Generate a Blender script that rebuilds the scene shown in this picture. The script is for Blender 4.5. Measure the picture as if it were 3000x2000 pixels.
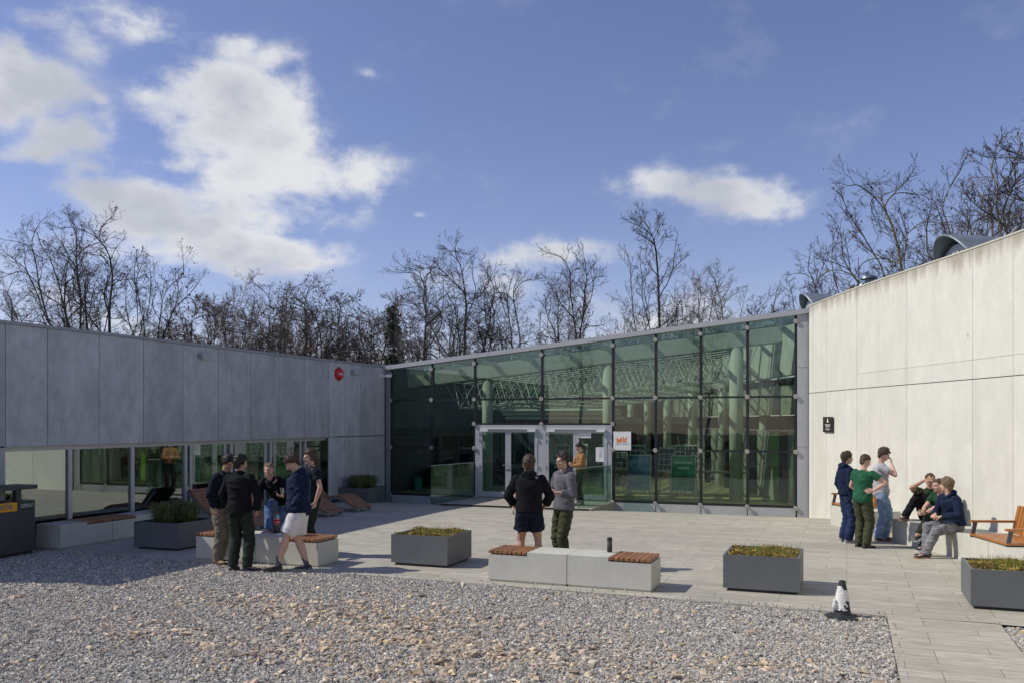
import bpy, bmesh, math, random
import numpy as np
from math import sin, cos, pi, radians, atan2, sqrt, exp, asin
from mathutils import Vector, Matrix, Euler

for o in list(bpy.data.objects): bpy.data.objects.remove(o)
SC = bpy.context.scene
COL = SC.collection
# ------------------------------------------------------------------ camera
YAW = radians(20.9)           # camera looks this far left of +Y
FPX = 2568.0                  # focal length in pixels of a 3000 px wide frame
HZ = 1233.0                   # horizon row
CH = 2.31                     # eye height above the plaza
FW = (-sin(YAW), cos(YAW)); RT = (cos(YAW), sin(YAW))
cd = bpy.data.cameras.new('camera'); cam = bpy.data.objects.new('camera', cd); COL.objects.link(cam)
cam.location = (0, 0, CH); cam.rotation_euler = (pi/2, 0, YAW)
cd.sensor_width = 36; cd.sensor_fit = 'HORIZONTAL'; cd.lens = FPX/3000*36; cd.shift_y = (HZ-1000)/3000
cd.clip_end = 3000; cd.clip_start = .1
SC.camera = cam
# ------------------------------------------------------------------ light
SUN_EL = radians(43); SUN_DIR = radians(19)       # shadows run this far from +X towards +Y
sl = bpy.data.lights.new('sun', 'SUN'); sl.energy = 3.6; sl.angle = radians(.53); sl.color = (1.0, .945, .83)
so = bpy.data.objects.new('sun', sl); COL.objects.link(so)
tosun = Vector((-cos(SUN_EL)*cos(SUN_DIR), -cos(SUN_EL)*sin(SUN_DIR), sin(SUN_EL)))
so.rotation_euler = tosun.to_track_quat('Z', 'Y').to_euler()
so.location = (-30, -10, 40)
SC.view_settings.view_transform = 'Standard'; SC.view_settings.look = 'None'
SC.view_settings.exposure = 0.0; SC.view_settings.gamma = 1
SC.cycles.max_bounces = 8; SC.cycles.transparent_max_bounces = 24; SC.cycles.glossy_bounces = 4
SC.cycles.caustics_reflective = False; SC.cycles.caustics_refractive = False
SC.cycles.sample_clamp_indirect = 6

def px_dir(px, py):
    a = (px-1500)/FPX
    return (a*RT[0]+FW[0], a*RT[1]+FW[1], (HZ-py)/FPX)
def G(px, py, z=0.0):
    "point of the plane at height z seen at that place of the photograph"
    d = px_dir(px, py); t = (z-CH)/d[2]
    return Vector((d[0]*t, d[1]*t, z))
def PY(px, py, Y):
    d = px_dir(px, py); t = Y/d[1]
    return Vector((d[0]*t, Y, CH+d[2]*t))
def PX(px, py, X):
    d = px_dir(px, py); t = X/d[0]
    return Vector((X, d[1]*t, CH+d[2]*t))
def PD(px, py, D):
    d = px_dir(px, py)
    return Vector((d[0]*D, d[1]*D, CH+d[2]*D))

# world: sky texture with cloud patches given by azimuth and elevation
W = bpy.data.worlds.new('World'); SC.world = W; W.use_nodes = True
nt = W.node_tree; N = nt.nodes; L = nt.links; N.clear()
def nmath(tree, op, a, b=None, c=None, clamp=False):
    n = tree.nodes.new('ShaderNodeMath'); n.operation = op; n.use_clamp = clamp
    for i, v in enumerate((a, b, c)):
        if v is None: continue
        if isinstance(v, (int, float)): n.inputs[i].default_value = v
        else: tree.links.new(v, n.inputs[i])
    return n.outputs[0]
sky = N.new('ShaderNodeTexSky'); sky.sky_type = 'NISHITA'; sky.sun_disc = False
sky.sun_elevation = SUN_EL; sky.sun_rotation = atan2(tosun.x, tosun.y)
sky.air_density = 1.0; sky.dust_density = 0.35; sky.ozone_density = 3.5; sky.altitude = 250
tc = N.new('ShaderNodeTexCoord')
nz = N.new('ShaderNodeTexNoise'); nz.inputs['Scale'].default_value = 8.5; nz.inputs['Detail'].default_value = 9; nz.inputs['Roughness'].default_value = .62
mp = N.new('ShaderNodeMapping'); mp.inputs['Scale'].default_value = (1, 1, 1.7)
L.new(tc.outputs['Generated'], mp.inputs['Vector']); L.new(mp.outputs[0], nz.inputs['Vector'])
nz2 = N.new('ShaderNodeTexNoise'); nz2.inputs['Scale'].default_value = 3.3; nz2.inputs['Detail'].default_value = 4
L.new(mp.outputs[0], nz2.inputs['Vector'])
sx = N.new('ShaderNodeSeparateXYZ'); L.new(tc.outputs['Generated'], sx.inputs[0])
az = nmath(nt, 'ARCTAN2', sx.outputs[0], sx.outputs[1])
el = nmath(nt, 'ARCSINE', sx.outputs[2])
wsep = N.new('ShaderNodeSeparateColor'); L.new(nz2.outputs['Color'], wsep.inputs[0])
az = nmath(nt, 'ADD', az, nmath(nt, 'MULTIPLY', nmath(nt, 'SUBTRACT', wsep.outputs[0], .5), .07))
el = nmath(nt, 'ADD', el, nmath(nt, 'MULTIPLY', nmath(nt, 'SUBTRACT', wsep.outputs[1], .5), .05))
K = 1.2755
BL = [  # (x, y, half width, half height, weight) of each cloud lump, as angles are read from the photograph
 (430,215,95,48,1.0),(520,200,110,46,1.0),(365,255,62,56,1.0),(600,250,90,60,1.0),(500,290,130,60,1.05),(640,330,95,70,1.05),(700,400,130,62,1.1),(800,395,66,52,1.0),(560,270,60,50,1.0),
 (600,400,120,55,1.0),(400,372,75,20,.8),(250,440,80,34,.9),(340,450,110,40,1.0),(430,520,150,50,1.0),(620,490,130,45,1.0),(700,480,110,40,.95),
 (470,590,200,34,.95),(640,570,160,30,.95),(720,600,90,18,.7),(640,140,55,24,.85),(560,110,50,26,.8),(700,210,26,50,.6),
 (60,190,95,52,1.1),(20,130,60,60,1.0),(0,240,40,40,.9),(150,210,60,20,.7),(215,225,22,14,.6),(140,60,80,40,.62),(80,40,80,30,.6),(330,50,110,42,.7),(430,85,80,34,.62),(190,100,50,36,.62),(270,20,90,26,.5),
 (180,320,90,42,1.0),(240,290,34,34,.8),(90,355,70,20,.9),(20,360,40,14,.6),(200,380,50,30,.8),
 (100,700,150,26,.6),(260,745,120,22,.6),(0,640,40,40,.4),
 (1764,478,110,40,1.0),(1640,450,90,32,.95),(1525,425,80,30,.86),(1680,395,45,18,.62),(1800,410,26,20,.6),(1400,440,50,40,.5),(1800,500,60,26,.6),
 (1240,582,110,26,.98),(1180,590,60,24,.9),(1330,590,60,18,.6),(1120,650,150,44,.56),(1350,690,200,40,.42),(1480,745,160,40,.55),(1000,720,90,40,.3),(960,493,18,8,.6),(850,195,22,10,.45)]
acc = None
for (bx, by, rx, ry, w) in BL:
    d = px_dir(bx*K, by*K); ln = sqrt(d[0]**2+d[1]**2+d[2]**2)
    a0 = atan2(d[0], d[1]); e0 = asin(d[2]/ln)
    ca = 1/ (1+((bx*K-1500)/FPX)**2)
    ra = rx*K/FPX*ca*1.26; re = ry*K/FPX*cos(e0)**2*1.36
    u = nmath(nt, 'MULTIPLY', nmath(nt, 'SUBTRACT', az, a0), 1/ra)
    v = nmath(nt, 'MULTIPLY', nmath(nt, 'SUBTRACT', el, e0), 1/re)
    q = nmath(nt, 'MULTIPLY_ADD', u, u, nmath(nt, 'MULTIPLY', v, v))
    g = nmath(nt, 'MULTIPLY', nmath(nt, 'EXPONENT', nmath(nt, 'MULTIPLY', q, -.75)), w)
    acc = g if acc is None else nmath(nt, 'SMOOTH_MAX', acc, g, .25)
fb = nmath(nt, 'MULTIPLY', nmath(nt, 'SUBTRACT', nz.outputs['Fac'], .5), 3.0)
dens = nmath(nt, 'ADD', acc, nmath(nt, 'MULTIPLY', fb, nmath(nt, 'MULTIPLY_ADD', acc, 1.6, .015, clamp=True)))
mr = N.new('ShaderNodeMapRange'); mr.interpolation_type = 'SMOOTHSTEP'; L.new(dens, mr.inputs[0])
mr.inputs[1].default_value = .22; mr.inputs[2].default_value = .95; mr.inputs[3].default_value = 0; mr.inputs[4].default_value = .97
sh = N.new('ShaderNodeMapRange'); sh.interpolation_type = 'SMOOTHSTEP'
nz3 = N.new('ShaderNodeTexNoise'); nz3.inputs['Scale'].default_value = 5.5; nz3.inputs['Detail'].default_value = 5; L.new(mp.outputs[0], nz3.inputs['Vector'])
L.new(nmath(nt, 'ADD', nmath(nt, 'MULTIPLY', dens, .22), nz3.outputs['Fac']), sh.inputs[0]); sh.inputs[1].default_value = .60; sh.inputs[2].default_value = .92
cc = N.new('ShaderNodeMix'); cc.data_type = 'RGBA'; L.new(sh.outputs[0], cc.inputs[0])
CLW = 7.8
cc.inputs[6].default_value = (.93*CLW, .94*CLW, .97*CLW, 1); cc.inputs[7].default_value = (.60*CLW, .63*CLW, .71*CLW, 1)
tint = N.new('ShaderNodeMix'); tint.data_type = 'RGBA'; tint.blend_type = 'MULTIPLY'; tint.inputs[0].default_value = 1
L.new(sky.outputs[0], tint.inputs[6]); tint.inputs[7].default_value = (1.22, 1.0, 1.11, 1)
mx = N.new('ShaderNodeMix'); mx.data_type = 'RGBA'
L.new(mr.outputs[0], mx.inputs[0]); L.new(tint.outputs[2], mx.inputs[6]); L.new(cc.outputs[2], mx.inputs[7])
bg = N.new('ShaderNodeBackground'); bg.inputs['Strength'].default_value = .108
wo = N.new('ShaderNodeOutputWorld'); L.new(mx.outputs[2], bg.inputs[0]); L.new(bg.outputs[0], wo.inputs[0])

# ------------------------------------------------------------------ materials
MATS = {}
def newmat(name):
    m = bpy.data.materials.new(name); m.use_nodes = True; m.node_tree.nodes.clear()
    out = m.node_tree.nodes.new('ShaderNodeOutputMaterial'); MATS[name] = m
    return m, m.node_tree, out
def node(t, typ, **kw):
    n = t.nodes.new('ShaderNode'+typ)
    for k, v in kw.items():
        if k in n.inputs: n.inputs[k].default_value = v
        else: setattr(n, k, v)
    return n
def mixc(t, fac, a, b, mode='MIX'):
    n = t.nodes.new('ShaderNodeMix'); n.data_type = 'RGBA'; n.blend_type = mode
    for i, v in ((0, fac), (6, a), (7, b)):
        if isinstance(v, (int, float)): n.inputs[i].default_value = v
        elif isinstance(v, tuple): n.inputs[i].default_value = v+(1,) if len(v) == 3 else v
        else: t.links.new(v, n.inputs[i])
    return n.outputs[2]
def ramp(t, fac, lo, hi, a=0., b=1., smooth=True):
    n = t.nodes.new('ShaderNodeMapRange'); n.interpolation_type = 'SMOOTHSTEP' if smooth else 'LINEAR'
    t.links.new(fac, n.inputs[0])
    for i, v in zip((1, 2, 3, 4), (lo, hi, a, b)): n.inputs[i].default_value = v
    return n.outputs[0]
def noise(t, vec, scale, detail=4, rough=.55, mscale=None):
    if mscale:
        m = node(t, 'Mapping', Scale=mscale); t.links.new(vec, m.inputs['Vector']); vec = m.outputs[0]
    n = node(t, 'TexNoise', Scale=scale, Detail=detail, Roughness=rough); t.links.new(vec, n.inputs['Vector'])
    return n.outputs['Fac']
def simple(name, col, rough=.7, var=.12, scale=6., bump=.0, bscale=60., metal=0., spec=.5, attr=False, stretch=None, coat=0., sss=0.):
    m, t, out = newmat(name)
    b = node(t, 'BsdfPrincipled', Roughness=rough, Metallic=metal)
    b.inputs['Specular IOR Level'].default_value = spec
    b.inputs['Coat Weight'].default_value = coat
    tcn = node(t, 'TexCoord'); vec = tcn.outputs['Object']
    f = noise(t, vec, scale, 5, .6, stretch)
    lo = tuple(c*(1-var) for c in col); hi = tuple(min(1, c*(1+var)) for c in col)
    c = mixc(t, ramp(t, f, .3, .7), lo, hi)
    if attr:
        a = node(t, 'Attribute', attribute_name='Col'); c = mixc(t, 1.0, c, a.outputs['Color'], 'MULTIPLY')
    t.links.new(c, b.inputs['Base Color'])
    if bump:
        bn = node(t, 'Bump', Strength=1.0, Distance=bump); t.links.new(noise(t, vec, bscale, 4, .6, stretch), bn.inputs['Height'])
        t.links.new(bn.outputs[0], b.inputs['Normal'])
    if sss:
        b.inputs['Subsurface Weight'].default_value = sss; b.inputs['Subsurface Radius'].default_value = (.012, .005, .003)
    t.links.new(b.outputs[0], out.inputs[0])
    return m
def glassmat(name, tint, refl=.12, rough=.0, dirt=.0):
    "thin glazing: what passes is tinted, the rest mirrors"
    m, t, out = newmat(name)
    tr = node(t, 'BsdfTransparent'); tr.inputs[0].default_value = tint+(1,)
    gl = node(t, 'BsdfGlossy', Roughness=rough); gl.inputs[0].default_value = (.86, .95, .93, 1)
    fr = node(t, 'Fresnel', IOR=1.5); ge = node(t, 'NewGeometry')
    t.links.new(nmath(t, 'MULTIPLY_ADD', ge.outputs['Backfacing'], 1/1.5-1.5, 1.5), fr.inputs['IOR'])
    if rough == 0:
        tcn = node(t, 'TexCoord'); bn = node(t, 'Bump', Strength=.25, Distance=.004)
        t.links.new(noise(t, tcn.outputs['Object'], 1.1, 1), bn.inputs['Height']); t.links.new(bn.outputs[0], gl.inputs['Normal'])
    f = nmath(t, 'ADD', nmath(t, 'MULTIPLY', fr.outputs[0], 1.0), refl, clamp=True)
    ms = node(t, 'MixShader'); t.links.new(f, ms.inputs[0]); t.links.new(tr.outputs[0], ms.inputs[1]); t.links.new(gl.outputs[0], ms.inputs[2])
    last = ms.outputs[0]
    if dirt:
        df = node(t, 'BsdfDiffuse'); df.inputs[0].default_value = (.35, .38, .36, 1)
        m2 = node(t, 'MixShader'); m2.inputs[0].default_value = dirt
        t.links.new(last, m2.inputs[1]); t.links.new(df.outputs[0], m2.inputs[2]); last = m2.outputs[0]
    t.links.new(last, out.inputs[0])
    return m

def concrete(name, col, streak=.25, pores=.6, blotch=.18, topstain=None, attr=False, edge=None, tie=False):
    m, t, out = newmat(name)
    b = node(t, 'BsdfPrincipled', Roughness=.82); b.inputs['Specular IOR Level'].default_value = .3
    vec = node(t, 'TexCoord').outputs['Object']
    lo = tuple(c*(1-blotch) for c in col); hi = tuple(min(1, c*(1+blotch*.6)) for c in col)
    c = mixc(t, ramp(t, noise(t, vec, 2.2, 9, .72, (1, 1, .6)), .34, .68), lo, hi)
    st = noise(t, vec, 1.0, 5, .6, (7, 7, .35))
    c = mixc(t, ramp(t, st, .5, .78, 0, streak), c, tuple(x*y for x, y in zip(col, (.66, .62, .54))))
    c = mixc(t, ramp(t, noise(t, vec, 28, 4, .7), .35, .7, 0, .30), c, tuple(x*.72 for x in col))
    if topstain is not None:
        sp = node(t, 'SeparateXYZ'); t.links.new(vec, sp.inputs[0])
        tn = noise(t, vec, 1.0, 4, .6, (5, 5, .8))
        h = nmath(t, 'ADD', sp.outputs[2], nmath(t, 'MULTIPLY', tn, .85))
        f = ramp(t, h, topstain+.12, topstain+.55, 0, .75)
        c = mixc(t, f, c, tuple(x*y for x, y in zip(col, (.40, .35, .28))))
    vo = node(t, 'TexVoronoi', Scale=11.0); t.links.new(vec, vo.inputs['Vector'])
    gate = ramp(t, noise(t, vec, 2.3, 2), .5, .6)
    pf = nmath(t, 'MULTIPLY', ramp(t, vo.outputs['Distance'], .05, .10, 1, 0), nmath(t, 'MULTIPLY', gate, pores))
    c = mixc(t, pf, c, tuple(x*.32 for x in col))
    if tie:
        v2 = node(t, 'TexVoronoi', Scale=1.05); t.links.new(vec, v2.inputs['Vector'])
        c = mixc(t, ramp(t, v2.outputs['Distance'], .035, .055, .75, 0), c, tuple(x*.6 for x in col))
    if attr:
        a = node(t, 'Attribute', attribute_name='Col'); c = mixc(t, 1.0, c, a.outputs['Color'], 'MULTIPLY')
    t.links.new(c, b.inputs['Base Color'])
    bn = node(t, 'Bump', Strength=.5, Distance=.004); t.links.new(noise(t, vec, 45, 5, .65), bn.inputs['Height'])
    t.links.new(bn.outputs[0], b.inputs['Normal']); t.links.new(b.outputs[0], out.inputs[0])
    return m

# ------------------------------------------------------------------ mesh helpers
def tag(o, label=None, cat=None, group=None, kind=None):
    if label: o['label'] = label
    if cat: o['category'] = cat
    if group: o['group'] = group
    if kind: o['kind'] = kind
    return o
def link_mesh(name, me, mat=None, parent=None, smooth=False):
    if mat is not None:
        for mm in (mat if isinstance(mat, (list, tuple)) else [mat]):
            me.materials.append(MATS[mm] if isinstance(mm, str) else mm)
    if smooth: me.shade_smooth()
    o = bpy.data.objects.new(name, me); COL.objects.link(o)
    if parent is not None: o.parent = parent
    return o
def empty(name, loc=(0, 0, 0), rz=0., label=None, cat=None, group=None):
    o = bpy.data.objects.new(name, None); COL.objects.link(o); o.location = loc; o.rotation_euler = (0, 0, rz)
    o.empty_display_size = .1
    return tag(o, label, cat, group)
def copy_tree(o, parent=None):
    c = o.copy(); COL.objects.link(c); c.parent = parent
    for ch in list(o.children): copy_tree(ch, c)
    return c
class MB:
    "collects simple solids and links them as one mesh"
    def __init__(s): s.v = []; s.f = []; s.m = []; s.c = []
    def add(s, vs, fs, mi=0, col=None):
        b = len(s.v); s.v += [tuple(v) for v in vs]; s.f += [tuple(b+i for i in f) for f in fs]; s.m += [mi]*len(fs)
        s.c += [col or (1, 1, 1)]*len(fs); return s
    def box(s, a, b, mi=0, col=None, M=None):
        (x0, y0, z0), (x1, y1, z1) = a, b
        vs = [(x0,y0,z0),(x1,y0,z0),(x1,y1,z0),(x0,y1,z0),(x0,y0,z1),(x1,y0,z1),(x1,y1,z1),(x0,y1,z1)]
        if M is not None: vs = [M @ Vector(v) for v in vs]
        return s.add(vs, [(0,3,2,1),(4,5,6,7),(0,1,5,4),(1,2,6,5),(2,3,7,6),(3,0,4,7)], mi, col)
    def prism(s, poly, a, b, axis='z', mi=0, col=None, M=None):
        n = len(poly); vs = []
        for h in (a, b):
            for (u, w) in poly:
                vs.append({'z': (u, w, h), 'y': (u, h, w), 'x': (h, u, w)}[axis])
        if M is not None: vs = [M @ Vector(v) for v in vs]
        fs = [tuple(range(n))[::-1], tuple(range(n, 2*n))]+[(i, (i+1) % n, n+(i+1) % n, n+i) for i in range(n)]
        return s.add(vs, fs, mi, col)
    def tube(s, pts, rad, n=8, mi=0, col=None, cap=True):
        pts = [Vector(p) for p in pts]; k = len(pts)
        if not hasattr(rad, '__len__'): rad = [rad]*k
        vs = []; ref = None
        for i, p in enumerate(pts):
            d = (pts[min(i+1, k-1)]-pts[max(i-1, 0)])
            d = d.normalized() if d.length > 1e-9 else Vector((0, 0, 1))
            if ref is None: ref = Vector((0, 0, 1)) if abs(d.z) < .9 else Vector((1, 0, 0))
            a = d.cross(ref).normalized(); b = d.cross(a); ref = b*-1 if False else ref
            for j in range(n):
                t = 2*pi*j/n; vs.append(p+(a*cos(t)+b*sin(t))*rad[i])
        fs = [(i*n+j, i*n+(j+1) % n, (i+1)*n+(j+1) % n, (i+1)*n+j) for i in range(k-1) for j in range(n)]
        if cap: fs += [tuple(range(n))[::-1], tuple(range((k-1)*n, k*n))]
        return s.add(vs, fs, mi, col)
    def lathe(s, prof, c=(0, 0, 0), n=16, mi=0, M=None, col=None):
        vs = []
        for (r, z) in prof:
            for j in range(n):
                t = 2*pi*j/n; vs.append((c[0]+r*cos(t), c[1]+r*sin(t), c[2]+z))
        if M is not None: vs = [M @ Vector(v) for v in vs]
        k = len(prof)
        fs = [(i*n+j, i*n+(j+1) % n, (i+1)*n+(j+1) % n, (i+1)*n+j) for i in range(k-1) for j in range(n)]
        fs += [tuple(range(n))[::-1], tuple(range((k-1)*n, k*n))]
        return s.add(vs, fs, mi, col)
    def ball(s, c, r, n=12, k=7, mi=0, M=None):
        r = r if hasattr(r, '__len__') else (r, r, r); vs = []
        for i in range(k+1):
            a = -pi/2+pi*i/k
            for j in range(n):
                t = 2*pi*j/n; v = (c[0]+r[0]*max(cos(a), .02)*cos(t), c[1]+r[1]*max(cos(a), .02)*sin(t), c[2]+r[2]*sin(a)); vs.append(v)
        if M is not None: vs = [M @ Vector(v) for v in vs]
        fs = [(i*n+j, i*n+(j+1) % n, (i+1)*n+(j+1) % n, (i+1)*n+j) for i in range(k) for j in range(n)]
        fs += [tuple(range(n))[::-1], tuple(range(k*n, (k+1)*n))]
        return s.add(vs, fs, mi)
    def mesh(s, name):
        me = bpy.data.meshes.new(name); me.from_pydata(s.v, [], s.f); me.update()
        if any(s.m): me.polygons.foreach_set('material_index', s.m)
        if any(c != (1, 1, 1) for c in s.c):
            ca = me.color_attributes.new('Col', 'FLOAT_COLOR', 'CORNER'); arr = []
            for f, c in zip(s.f, s.c): arr += list((c[0], c[1], c[2], 1))*len(f)
            ca.data.foreach_set('color', arr)
        return me
    def build(s, name, mat, parent=None, bevel=0., smooth=False, origin=None):
        me = s.mesh(name)
        if bevel or True:
            bm = bmesh.new(); bm.from_mesh(me)
            if bevel: bmesh.ops.bevel(bm, geom=[e for e in bm.edges if e.is_manifold and e.calc_face_angle(0) > .5], offset=bevel, segments=1, affect='EDGES', profile=.5)
            bm.to_mesh(me); bm.free()
        if origin is not None:
            me.transform(Matrix.Translation(-Vector(origin)))
        o = link_mesh(name, me, mat, parent, smooth)
        if origin is not None: o.location = origin
        return o
def text_obj(s, size, mat, M, parent=None, name='lettering', ext=.002, bold=0., align='CENTER', sx=1.):
    cu = bpy.data.curves.new('txt', 'FONT'); cu.body = s; cu.size = size; cu.extrude = ext; cu.offset = bold
    cu.align_x = align; cu.align_y = 'CENTER'; cu.resolution_u = 2
    to = bpy.data.objects.new('txt', cu); COL.objects.link(to)
    bpy.context.view_layer.update()
    me = bpy.data.meshes.new_from_object(to.evaluated_get(bpy.context.evaluated_depsgraph_get()))
    bpy.data.objects.remove(to); bpy.data.curves.remove(cu)
    me.transform(M @ Matrix.Diagonal((sx, 1, 1, 1))); me.materials.clear()
    return link_mesh(name, me, mat, parent)
def frameM(o, x, y):
    "matrix taking local xy to a plane at o with world axes x and y"
    x = Vector(x).normalized(); y = Vector(y).normalized(); z = x.cross(y)
    m = Matrix.Identity(4)
    for i in range(3): m[i][0] = x[i]; m[i][1] = y[i]; m[i][2] = z[i]; m[i][3] = o[i]
    return m
# key places
XW = -13.85; YF = 24.85; ZB = -.32
def zg(y):
    P = [(20.3, 0), (21.5, -.015), (22.5, -.06), (23.4, -.13), (24.2, -.22), (24.85, ZB), (90, ZB)]
    if y <= P[0][0]: return 0.
    for (a, za), (b, zb) in zip(P, P[1:]):
        if y <= b: return za+(zb-za)*(y-a)/(b-a)
WALL = [(-.94, 24.68), (.21, 21.70), (1.51, 18.81), (2.56, 16.35), (3.42, 13.95), (4.12, 11.4), (4.66, 8.5), (5.0, 5.5), (5.15, 2.0), (5.15, -3.0)]
# ------------------------------------------------------------------ surfaces
def paving_mat():
    m, t, out = newmat('paving')
    b = node(t, 'BsdfPrincipled', Roughness=.8); b.inputs['Specular IOR Level'].default_value = .35
    vec = node(t, 'TexCoord').outputs['Object']
    br = node(t, 'TexBrick', offset=.37, offset_frequency=3, squash=1, squash_frequency=2)
    br.inputs['Scale'].default_value = 1; br.inputs['Mortar Size'].default_value = .0035; br.inputs['Mortar Smooth'].default_value = .2
    br.inputs['Brick Width'].default_value = .82; br.inputs['Row Height'].default_value = .272; br.inputs['Bias'].default_value = -.1
    br.inputs['Color1'].default_value = (.55, .52, .43, 1); br.inputs['Color2'].default_value = (.425, .40, .33, 1); br.inputs['Mortar'].default_value = (.13, .115, .10, 1)
    t.links.new(vec, br.inputs['Vector'])
    c = br.outputs['Color']
    g = noise(t, vec, 1, 6, .68, (3.2, 17, 1))
    c = mixc(t, ramp(t, g, .38, .66, 0, .55), c, (.24, .22, .18))
    c = mixc(t, ramp(t, noise(t, vec, .55, 5, .6), .42, .72, 0, .35), c, (.36, .34, .30))
    c = mixc(t, ramp(t, noise(t, vec, 75, 3, .7), .5, .72, 0, .4), c, (.24, .225, .20))
    t.links.new(c, b.inputs['Base Color'])
    h = nmath(t, 'ADD', nmath(t, 'MULTIPLY', br.outputs['Fac'], -1.0), nmath(t, 'MULTIPLY', noise(t, vec, 60, 4, .6), .45))
    bn = node(t, 'Bump', Strength=.6, Distance=.006); t.links.new(h, bn.inputs['Height']); t.links.new(bn.outputs[0], b.inputs['Normal'])
    t.links.new(b.outputs[0], out.inputs[0])
paving_mat()
simple('gravel_dirt', (.16, .152, .145), .95, .4, 30, .02, 60)
simple('stone_grey', (.465, .445, .395), .85, .18, 20, attr=True)
simple('stone_tan', (.54, .475, .37), .85, .22, 14, .004, 60, attr=True)
simple('earth', (.10, .09, .06), .95, .3, .4, .03, 3)
concrete('clad_panel', (.47, .495, .505), streak=.26, pores=.15, blotch=.22, attr=True)
concrete('wall_concrete', (.70, .69, .605), streak=.15, pores=.7, blotch=.07, topstain=5.3, attr=True, tie=True)
concrete('bench_concrete', (.585, .58, .505), streak=.16, pores=.95, blotch=.08, attr=False)
concrete('inner_concrete', (.56, .57, .50), streak=.2, pores=.2, blotch=.1)
simple('joint_dark', (.03, .03, .033), .9)
simple('coping_metal', (.30, .31, .33), .5, .06, 3, metal=.3)
simple('alu', (.47, .49, .505), .42, .05, 4, metal=.25)
simple('alu_panel', (.44, .455, .455), .5, .04, 2, metal=.1)
simple('black_gasket', (.012, .013, .016), .45)
simple('disc_metal', (.38, .365, .33), .45, .12, 30, metal=.3)
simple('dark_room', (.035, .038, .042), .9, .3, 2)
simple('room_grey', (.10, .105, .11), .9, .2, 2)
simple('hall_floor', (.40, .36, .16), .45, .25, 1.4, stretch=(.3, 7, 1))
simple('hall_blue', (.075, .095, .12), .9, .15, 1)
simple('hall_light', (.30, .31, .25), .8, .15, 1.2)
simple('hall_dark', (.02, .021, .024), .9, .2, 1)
simple('truss_steel', (.62, .64, .58), .4, .08, 6)
simple('roof_grey', (.17, .18, .19), .7, .15, 1.5, .01, 30)
simple('deck_wood', (.40, .36, .30), .75, .2, 3, .004, 50, stretch=(1, 14, 1))
simple('white_paint', (.78, .78, .76), .5, .04, 4)
simple('grey_plastic', (.40, .41, .42), .5, .05)
simple('red_plastic', (.55, .012, .02), .35, .08, 8)
simple('black_plastic', (.02, .02, .022), .45, .1)
simple('chrome', (.5, .5, .5), .25, .05, metal=.9)
simple('zinc', (.145, .175, .195), .42, .12, 2.2, .002, 20, metal=.55)
simple('zinc_light', (.42, .47, .49), .5, .1, 4, metal=.3)
glassmat('facade_glass', (.725, .81, .745), .02, 0)
glassmat('guard_glass', (.66, .80, .735), .05, 0, .02)
glassmat('wing_glass', (.34, .40, .36), .26, 0)
glassmat('door_glass', (.70, .84, .77), .05, 0)
glassmat('roof_glass', (.90, .95, .92), .03, .2)

# ------------------------------------------------------------------ ground
def sheet(name, poly_fn, mat): pass
mb = MB(); mb.box((-300, -150, -1.2), (300, 400, -.62)); o = mb.build('ground', 'earth'); tag(o, kind='structure')
o['label'] = 'bare earth ground under the whole place'
# plaza: strips in y so that it can fall towards the glass front
ys = [11.55, 13, 15, 17, 19, 20.3, 20.9, 21.5, 22, 22.5, 23, 23.4, 23.8, 24.2, 24.5, YF+.02]
mb = MB()
def yedge(x): return 11.75-(x+13.1)*.0305
vs = []; fs = []
XS = [XW-.01, -10, -6, -2, .45, 1.64, 6.5]
for j, y in enumerate(ys):
    for x in XS: vs.append((x, yedge(x) if j == 0 else y, zg(y)))
nx = len(XS)
for j in range(len(ys)-1):
    for i in range(nx-1): fs.append((j*nx+i, j*nx+i+1, (j+1)*nx+i+1, (j+1)*nx+i))
mb.add(vs, fs)
# edge skirt, and the strip of path that runs towards the viewer
for i in range(4):
    a, b = vs[i], vs[i+1]; mb.add([a, (a[0], a[1], -.12), (b[0], b[1], -.12), b], [(0, 1, 2, 3)])
mb.box((.45, -12, -.12), (1.64, yedge(.45)+.0, 0.0))
mb.box((1.64, yedge(1.64)-.45, -.12), (6.5, yedge(1.64), -.0)) if False else None
o = mb.build('plaza_paving', 'paving'); tag(o, 'pale grey long format paving slabs of the plaza', kind='structure')
mb = MB(); mb.box((-24, -12, -.3), (.45, 11.9, -.035)); mb.box((1.64, -12, -.3), (9, 11.7, -.035))
o = mb.build('gravel_bed', 'gravel_dirt'); tag(o, 'dusty bed under the loose grey gravel', kind='structure')

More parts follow.
